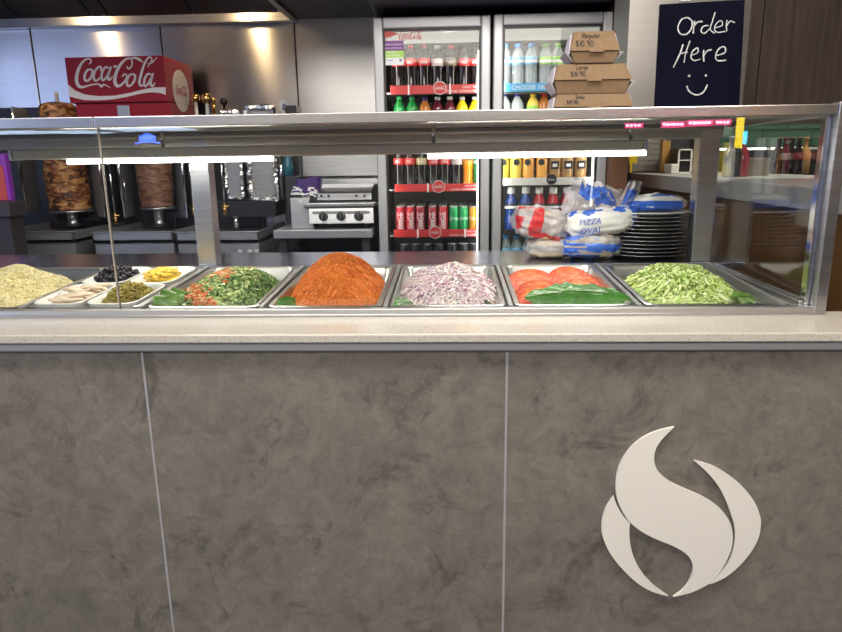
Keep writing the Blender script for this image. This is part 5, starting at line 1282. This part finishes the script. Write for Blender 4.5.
def hand(b, s_, x0, y0, h, w_, fn, z1=.0006, mi=0):
    x = x0
    for ch in s_:
        if ch == ' ': x += h*.4; continue
        for st_ in GL[ch]: b.stroke([(x+p[0]*h, y0+p[1]*h) for p in st_], w_, 0, z1, mi, fn, sub=3)
        x += h*(.30 if ch in '.l1' else .62)
ZR = OFF+zr1-.004
def clam(label, yb0, ylb, ylt, xl_, xr_, xtl, xtr, xbl, xbr, Y, dep, name, price, npx, zbase, s1=.16):
    z0 = zbase; z1 = Z((xl_+xr_)/2, ylb, Y); z2 = Z((xl_+xr_)/2, ylt, Y+.02)
    xm = X((xl_+xr_)/2, ylb, Y); hw = X(xr_, ylb, Y)-xm
    hb = (X(xbr, yb0, Y)-X(xbl, yb0, Y))/2; ht = (X(xtr, ylt, Y)-X(xtl, ylt, Y))/2
    t = thing('takeaway_box', label, 'takeaway box', (xm, Y, z0), group='takeaway boxes stacked on the glass case')
    h1, h2 = z1-z0, z2-z0; s_ = (h2-h1)*.55; sb = h1*.35
    MB().hexa([(-hb,sb,0.0005),(hb,sb,0.0005),(hb,dep-sb,0.0005),(-hb,dep-sb,0.0005),(-hw*.985,.004,h1-.001),(hw*.985,.004,h1-.001),(hw*.985,dep-.004,h1-.001),(-hw*.985,dep-.004,h1-.001)]).build('tray', M['kraft'], t, bevel=.0015)
    MB().hexa([(-hw,0,h1),(hw,0,h1),(hw,dep,h1),(-hw,dep,h1),(-ht,s_,h2),(ht,s_,h2),(ht,dep-s_,h2),(-ht,dep-s_,h2)]).build('lid', M['kraft'], t, bevel=.0015)
    for sx, hx in ((-1, 1), (1, 1)):
        b = MB(); b.hexa([(sx*(hw+.001),.012,h1-.006),(sx*(hw+.004),.012,h1-.006),(sx*(hw+.004),dep-.02,h1-.006),(sx*(hw+.001),dep-.02,h1-.006),(sx*(ht+.003),s_+.010,h2-.006),(sx*(ht+.007),s_+.010,h2-.006),(sx*(ht+.007),dep-s_-.01,h2-.006),(sx*(ht+.003),dep-s_-.01,h2-.006)])
        b.build('side_flap', M['kraft_in'], t)
        b = MB(); b.hexa([(sx*(hb+.001),sb+.008,.006),(sx*(hb+.004),sb+.008,.006),(sx*(hb+.004),dep-sb-.008,.006),(sx*(hb+.001),dep-sb-.008,.006),(sx*(hw+.006),.010,h1-.002),(sx*(hw+.012),.010,h1-.002),(sx*(hw+.012),dep-.012,h1-.002),(sx*(hw+.006),dep-.012,h1-.002)])
        b.build('side_flap', M['kraft_in'], t)
    tb = MB(); tb.prism([(-.020,-.0035),(.020,-.0035),(.014,.006),(-.014,.006)], 0, .001, 0, None, lambda x, y, z: (x+.004, -.0012-z+max(0, y)*s_/(h2-h1), h1+y)); tb.build('lid_tab', M['kraft'], t)
    # writing on the sloping front of the lid
    fn = lambda x, y, z: (x, -.0008-z+y*s_/(h2-h1), h1+y)
    b = MB(); hh = (h2-h1)
    x0_ = X(npx[0], ylb, Y)-xm; x1_ = X(npx[1], ylb, Y)-xm
    hand(b, name, x0_, hh*.66, hh*.24, .0017, fn); hand(b, price, x1_, hh*.22, hh*.30, .0021, fn)
    b.build('handwriting', M['ink'], t)
    return z2
Yb = 1.86
zz = clam('lowest kraft takeaway box of the stack, marked Jumbo', 108, 106.5, 94, 554, 633.5, 558, 630, 557, 629, Yb, .15, 'Jumbo', '$19.90', (576, 567), ZR)
zz = clam('middle kraft takeaway box of the stack, marked Large', 93.5, 79.5, 63.5, 554, 632, 558.5, 627, 557, 626, Yb+.012, .13, 'Large', '$14.90', (577, 571), zz+.0005)
zz = clam('small kraft takeaway box on top of the stack, marked Regular', 62.5, 50.5, 30.5, 570.5, 620.5, 575, 615.5, 573.5, 613.5, Yb+.02, .12, 'Regular', '$10.90', (583, 576), zz+.0005)

# ------------------------------------------------------------------ chalkboard
YCB = 2.20
cb = thing('chalkboard', 'black chalkboard reading Order Here with a smiling face standing on the case roof', 'chalkboard', P(700, 60, YCB))
co = Vector(cb.location)
q = [P(660.3, 4.2, YCB)-co, P(745.3, -.6, YCB)-co, P(739.6, 110, YCB)-co, P(654.6, 112, YCB)-co]
zbt = ZR+.0005-co.z
q[2].z = zbt; q[3].z = zbt
b = MB(); b.hexa([(q[3].x,0,q[3].z),(q[2].x,0,q[2].z),(q[2].x,.012,q[2].z),(q[3].x,.012,q[3].z),(q[0].x,0,q[0].z),(q[1].x,0,q[1].z),(q[1].x,.012,q[1].z),(q[0].x,.012,q[0].z)]); b.build('board', M['chalkboard'], cb, bevel=.002)
MB().box((q[3].x+.05, .012, zbt), (q[2].x-.05, .09, zbt+.012)).build('foot_stand', M['black'], cb)
def cfn(x, y, z): v = P(650+x/5.75, y/5.75, YCB)-co; return (v.x, -.0002-z, v.z)
b = MB()
def cs(pts, w_=7): b.stroke(pts, [w_*random.uniform(.75,1.2) for _ in pts], 0, .0008, 0, cfn)
for s_ in ([(218,100),(182,112),(160,158),(174,194),(210,196),(238,162),(240,120),(214,100)], [(256,120),(251,158),(248,193)], [(251,152),(272,128),(302,124)], [(336,146),(306,152),(293,178),(312,192),(342,166)], [(374,70),(358,124),(346,168),(372,192)],
           [(376,160),(414,146),(410,120),(386,130),(370,164),(386,186),(432,180)], [(442,116),(438,150),(441,180)], [(441,148),(460,122),(487,130)], [(190,255),(172,308),(134,388)], [(230,235),(206,300),(195,360)], [(166,312),(190,304),(216,300)],
           [(238,318),(274,302),(272,276),(246,294),(235,328),(254,348),(290,340)], [(309,288),(307,320),(309,354)], [(310,318),(330,292),(354,286)], [(376,322),(430,302),(428,270),(396,280),(376,324),(390,349),(436,346)], [(211,494),(226,526),(266,546),(306,530),(330,486)]): cs(s_)
for ex_, ey in ((224, 437), (320, 435)): cs([(ex_-4, ey-4), (ex_+1, ey), (ex_+4, ey+5)], 14)
b.build('chalk_writing', M['chalk'], cb)
MB().box((X(680, 1, YCB)-co.x, -.006, q[0].z+.006), (X(690.5, 1, YCB)-co.x, .016, q[0].z+.035)).build('top_clip', M['white'], cb, bevel=.002)

# ------------------------------------------------------------------ bulkhead over the service end and the timber panel by the fridge
YK = 2.78
zbk = 1.475
bx0 = X(627, 60, YK); bx1 = X(741, 60, YK)
struct(MB().box((bx0, YK, zbk), (bx1+.02, YK+.25, 3.2)).build('wall_steel_bulkhead', M['steel_bulk']))
bw = MB(); j = X(759, 60, YK)
bw.box((bx1+.02, YK-.004, zbk), (j-.002, YK+.25, 3.2)); bw.box((j+.002, YK-.004, zbk), (4.5, YK+.25, 3.2)); bw.box((j-.003, YK+.01, zbk), (j+.003, YK+.2, 3.2))
struct(bw.build('wall_timber_bulkhead', M['wood_dark']))
Yw = 3.50
w0, w1 = fx2+fh2+.003, X(628, 50, Yw)
tag(MB().box((w0, Yw, 0), (w1+.03, 4.40, 2.35)).build('timber_side_panel', M['wood_red'], bevel=.002), 'tall brown timber panel standing beside the water fridge', 'panel')

# ------------------------------------------------------------------ neighbouring bar to the side
BX = 1.15
bz0, bz1 = CAM.z-.176, CAM.z-.100
bar = thing('bar_counter', 'long bar counter with grey top and brown timber front beyond the end glass', 'bar', (BX, 1.80, 0))
MB().box((0, 0, bz0), (.62, 2.58, bz1)).build('bar_top', pbr('bar_top_grey', (.36,.36,.36), .35, var=.1), bar, bevel=.004)
pn = MB()
for i in range(3): pn.box((.03, .02+.855*i, .10), (.05, .02+.855*(i+1)-.004, bz0))
pn.build('timber_front', M['wood_brown'], bar); MB().box((.05, .02, .02), (.58, 2.56, bz0)).build('bar_body', M['wood_brown'], bar)
# roller shutter at the far end, green tiled wall behind the bar
Yq = 4.40
sh = MB(); s0, s1 = X(617, 160, Yq), X(661, 160, Yq); zz0 = bz1
for i in range(26): sh.box((s0, Yq-.012, zz0+.01+i*.034), (s1, Yq, zz0+.01+i*.034+.030))
sh.box((s0, Yq-.004, zz0), (s1, Yq+.004, zz0+.9)); sh.box((s0-.02, Yq-.03, zz0), (s0, Yq+.01, zz0+.9)); sh.box((s1, Yq-.03, zz0), (s1+.02, Yq+.01, zz0+.9))
tag(sh.build('roller_shutter', pbr('shutter_grey', (.34,.33,.31), .45, .4)), 'grey slatted roller shutter at the far end of the bar', 'shutter')
yt = MB(); yt.box((-.025,-.01,0), (.025,0,.05)); yt.box((-.018,-.01,-.06), (-.004,0,.0))
tag(yt.build('yellow_tag', pbr('yellow_plastic', (.75,.52,.02), .4), loc=(X(633, 165, 4.36), 4.37, Z(633, 163, 4.36))), 'small yellow tag hanging on the grey roller shutter', 'tag')
ov0, ov1 = X(677.5, 160, 4.1), X(691.5, 160, 4.1)
ovn = thing('shelf_cabinet', 'small dark cabinet with a white frame standing on the bar', 'cabinet', ((ov0+ov1)/2, 4.10, bz1))
hw = (ov1-ov0)/2; zt_ = Z(684, 149, 4.1)-bz1
b = MB(); b.box((-hw, 0, 0), (hw, .25, zt_)); b.build('carcass', M['black'], ovn)
b = MB(); b.box((-hw, -.012, 0), (-hw+.008, 0, zt_)); b.box((hw-.008, -.012, 0), (hw, 0, zt_)); b.box((-hw, -.012, 0), (hw, 0, .008)); b.box((-hw, -.012, zt_-.008), (hw, 0, zt_)); b.box((-hw, -.010, zt_*.52), (hw, 0, zt_*.56)); b.build('white_frame', M['white'], ovn)
b0, b1 = X(669, 170, 4.1), X(677, 170, 4.1)
tag(MB().box((b0, 4.06, bz1+.0005), (b1-.004, 4.2, Z(673, 164, 4.1))).build('white_container', M['white'], bevel=.004), 'white container standing on the bar beside the dark cabinet', 'container')
tag(MB().box((b0, 4.25, bz1+.0005), (b1, 4.30, Z(673, 140, 4.1))).build('timber_board', pbr('honey_timber', (.45,.25,.06), .5)), 'honey coloured timber board behind the white container', 'board')
struct(MB().box((1.55, 4.385, bz1), (5.9, 4.417, 2.5)).build('wall_green_tiles', M['green_tile']))
shf = thing('glass_shelf', 'lit shelf on the green tiled wall behind the bar', 'shelf', (X(756, 147, 4.2), 4.2, Z(756, 148, 4.2)))
MB().box((-.27, 0, -.012), (.62, .18, 0)).build('shelf_board', pbr('pale_board', (.55,.55,.50), .4), shf)
for a, c_ in ((-.25, .06), (.09, .30)): MB().box((a, -.006, -.010), (c_, 0, .002)).build('light_strip', emis('shelf_led', (1,.96,.85), 3), shf)
tag(MB().box((X(742, 165, 3.4), 3.40, bz1+.0005), (X(770, 165, 3.4), 3.55, Z(756, 158, 3.4))).build('timber_box', pbr('pale_timber', (.26,.20,.14), .5), bevel=.003), 'pale timber box standing on the bar behind the end glass', 'box')
pb = None
for i, (px, mat) in enumerate(((729, 'pale_steel'), (735, 'black'), (741, 'red_drink'), (776, 'cola'), (783, 'berry'), (789, 'cola'), (796, 'cola'), (803, 'coffee'))):
    Yx = 3.3 if i < 3 else 3.7
    lab_ = ['steel bottle on the bar, nearest the case back post','black bottle on the bar between the steel and red ones','red bottle on the bar beside the pale timber box','dark bottle first past the pale timber box on the bar','berry coloured bottle second past the pale timber box','dark bottle third past the pale timber box','dark bottle fourth past the pale timber box','brown bottle last in the row past the timber box'][i]
    mm = bpy.data.materials.get(mat) or M[mat]
    o = MB().lathe([(0,0),(.028,0),(.03,.006),(.03,.10),(.022,.125),(.011,.14),(.011,.175),(.013,.178),(.013,.186),(0,.186)], 14).build('bar_bottle', M.get(mat, mm), loc=(X(px, 170, Yx), Yx, bz1+.0005))
    tag(o, lab_, 'bottle', 'bottles standing on the bar')

# ------------------------------------------------------------------ the dining side behind the viewer (seen in the glass and steel)
def MIR(px, py, Yo): return P(px, py, 2*GY-Yo)         # where a thing at depth Yo must stand for the glass to show it there
M['neon_pink'] = emis('neon_pink', (1,.05,.22), 9); M['neon_white'] = emis('neon_white', (1,.75,.95), 16); M['neon_yellow'] = emis('neon_yellow', (1,.72,.03), 9); M['neon_cyan'] = emis('neon_cyan', (.08,.60,1), 14); M['neon_blue'] = emis('neon_blue', (.06,.16,1), 16)
Yo = -4.6
for i, (xa, xb, ya, yb) in enumerate(((625, 643, 123, 128), (661.5, 685.5, 121.5, 127.5), (687.5, 713.5, 120, 126), (715.5, 731, 119.5, 125))):
    A, B_ = MIR(xa, ya, Yo), MIR(xb, yb, Yo)
    s_ = thing('neon_sign', f"pink lit sign strip over the dining side, {ORD[i]} in its row", 'sign', ((A.x+B_.x)/2, Yo, B_.z), group='pink sign strips')
    hw, hh = abs(B_.x-A.x)/2, abs(A.z-B_.z)
    MB().box((-hw, -.06, 0), (hw, -.012, hh)).build('sign_box', M['dark'], s_)
    MB().box((-hw, -.012, 0), (hw, 0, hh)).build('lit_face', M['neon_pink'], s_)
    b = MB(); n = max(4, int(hw*2/.045)); 
    for k in range(n): b.box((-hw*.86+2*hw*.86*k/n, 0, hh*.3), (-hw*.86+2*hw*.86*(k+.68)/n, .006, hh*.72))
    b.build('lit_bars', M['neon_white'], s_)
A, B_ = MIR(738.5, 112, Yo), MIR(742, 148, Yo); b = MB(); b.box((A.x, Yo-.03, B_.z), (B_.x, Yo, A.z)); tag(b.build('light_bar', M['neon_yellow']), 'tall yellow light bar over the dining side', 'light')  # both unseen bars float unmounted, set for their reflection in the glass
A, B_ = MIR(743.5, 131, Yo), MIR(746.5, 144, Yo); b = MB(); b.box((A.x, Yo-.03, B_.z), (B_.x, Yo, A.z)); tag(b.build('light_bar', M['neon_cyan']), 'short cyan light bar beside the yellow bar', 'light')
c_ = MIR(147, 139, Yo); b = MB()
for k in range(5): b.box((-.10+.04*k+.003, -.02, -.02), (-.10+.04*(k+1)-.003, 0, .04+.03*(1-abs(k-2)/2)))
b.tube([(-.15,0,-.05),(-.08,0,-.035),(0,0,-.03),(.08,0,-.035),(.15,0,-.05)], .010, 8)
c_.y = Yo; tag(b.build('blue_light_sign', M['neon_blue'], loc=c_), 'blue lit sign of five rounded bars over an arc on the dining side', 'sign')
for px, py, w_ in ((30, 134, .55), (150, 131, .40), (78, 134, .25)):
    c_ = MIR(px, py, -3.2); pl = thing('ceiling_light_panel', f"cool ceiling light panel on the dining side, {'widest' if w_ > .5 else 'middle sized' if w_ > .3 else 'smallest'} of three", 'ceiling light', (c_.x, -3.2, c_.z))
    MB().box((-w_, -.3, .02), (w_, .3, .05)).build('frame', M['white'], pl); MB().box((-w_+.03, -.27, .012), (w_-.03, .27, .02)).build('diffuser', emis('panel_light', (.55,.72,1), 7), pl)
# window added in the unseen side wall, for its blue glow in the steel
wn = MB(); wn.box((-5.985, -4.5, .9), (-5.97, .1, 2.8)); wi = struct(wn.build('added_window', emis('window_glow', (.50,.62,1.0), 3.0)))
fr_ = MB()
for y in (-4.53, -3.0, -1.45, .08): fr_.box((-5.97, y, .85), (-5.93, y+.05, 2.85))
fr_.box((-5.97, -4.53, .85), (-5.93, .13, .9)); fr_.box((-5.97, -4.53, 2.8), (-5.93, .13, 2.85)); fr_.build('window_frame', M['dark'], wi)

# ------------------------------------------------------------------ lights
def area(name, loc, target, sx, sy, energy, col):
    l = bpy.data.lights.new(name, 'AREA'); l.shape = 'RECTANGLE'; l.size = sx; l.size_y = sy; l.energy = energy; l.color = col
    o = bpy.data.objects.new(name, l); C.objects.link(o); o.location = loc
    o.rotation_euler = (Vector(target)-Vector(loc)).to_track_quat('-Z', 'Y').to_euler(); return o
def spot(name, loc, target, energy, col, ang=70, blend=.6, r=.04):
    l = bpy.data.lights.new(name, 'SPOT'); l.energy = energy; l.color = col; l.spot_size = math.radians(ang); l.spot_blend = blend; l.shadow_soft_size = r
    o = bpy.data.objects.new(name, l); C.objects.link(o); o.location = loc
    o.rotation_euler = (Vector(target)-Vector(loc)).to_track_quat('-Z', 'Y').to_euler(); return o
area('dining_light', (-.3, -1.7, 3.1), (0, .6, .7), 3.6, 1.4, 135, (1,.92,.82))
area('dining_light_far', (.5, -4.4, 3.1), (.5, -4.4, 0), 4.0, 2.0, 60, (1,.92,.82))
area('counter_fill', (-.2, .75, 3.15), (-.2, 1.55, .9), 3.4, .5, 60, (1,.94,.86))  # unseen fill added to brighten the counter front
area('kitchen_light', (.35, 2.85, 2.22), (-.1, 3.4, 0), 1.2, .25, 9, (1,.95,.88))
area('kitchen_light_far', (-2.2, 2.7, 2.75), (-2.0, 3.95, 1.0), 1.6, .4, 42, (.86,.90,1))
for px in (67, 237):
    pl_ = bpy.data.lights.new('hood_light', 'POINT'); pl_.energy = 5; pl_.color = (1,.70,.36); pl_.shadow_soft_size = .035
    po = bpy.data.objects.new('hood_light', pl_); C.objects.link(po); po.location = (X(px, 20, 4.4), 3.95, HZ+.11)
area('bar_light', (2.3, 3.3, 2.9), (2.3, 3.3, 0), 1.2, .8, 60, (1,.90,.74))
area('bar_front_fill', (.95, .5, 3.1), (1.15, 2.8, .9), 1.0, .5, 22, (1,.90,.78))  # no fixture here: added to lift the timber front of the bar
for a_, c_ in ((70, 274), (428, 644)):
    xa_, xb_ = X(a_, 155, YL), X(c_, 155, YL)
    area('strip_lamp', ((xa_+xb_)/2, YL-.005, OFF+lz0-.012), ((xa_+xb_)/2, YL-.06, OFF), xb_-xa_, .03, 2.6, (1,.95,.86))
for i, px in enumerate((432, 552)):
    area('fridge_light', (X(px, 30, YR+.12), YR+.13, Z(px, 38, YR+.12)), (X(px, 30, YR+.12), YR+.18, .9), .42, .04, .16, (1,.97,.90))
for fx_, fh_ in ((fx1, fh1), (fx2, fh2)):
    for sg in (-1, 1):
        o_ = area('fridge_led_light', (fx_+sg*(fh_-.045), YR+.062, 1.22), (fx_-sg*.02, YR+.40, 1.20), .012, 1.45, 1.5, (1,.97,.90))

w = bpy.data.worlds.new('world'); SC.world = w; w.use_nodes = True
w.node_tree.nodes['Background'].inputs[0].default_value = (.62,.64,.70,1); w.node_tree.nodes['Background'].inputs[1].default_value = .12
SC.view_settings.view_transform = 'Standard'; SC.view_settings.look = 'None'; SC.view_settings.gamma = 1; SC.view_settings.use_curve_mapping = False
SC.view_settings.exposure = 0.38
SC.cycles.use_denoising = True; SC.cycles.use_adaptive_sampling = False
for n_ in ('neon_pink','neon_white','neon_yellow','neon_cyan','neon_blue','header_light','hood_bulb','shelf_led','panel_light'):
    for m_ in bpy.data.materials:
        if m_.name.split('.')[0] == n_: m_.cycles.emission_sampling = 'NONE'   # small glows: found by bounced rays alone
SC.cycles.blur_glossy = .6; SC.cycles.max_bounces = 12; SC.cycles.transparent_max_bounces = 24; SC.cycles.sample_clamp_indirect = 3
SC.cycles.caustics_reflective = False; SC.cycles.caustics_refractive = False
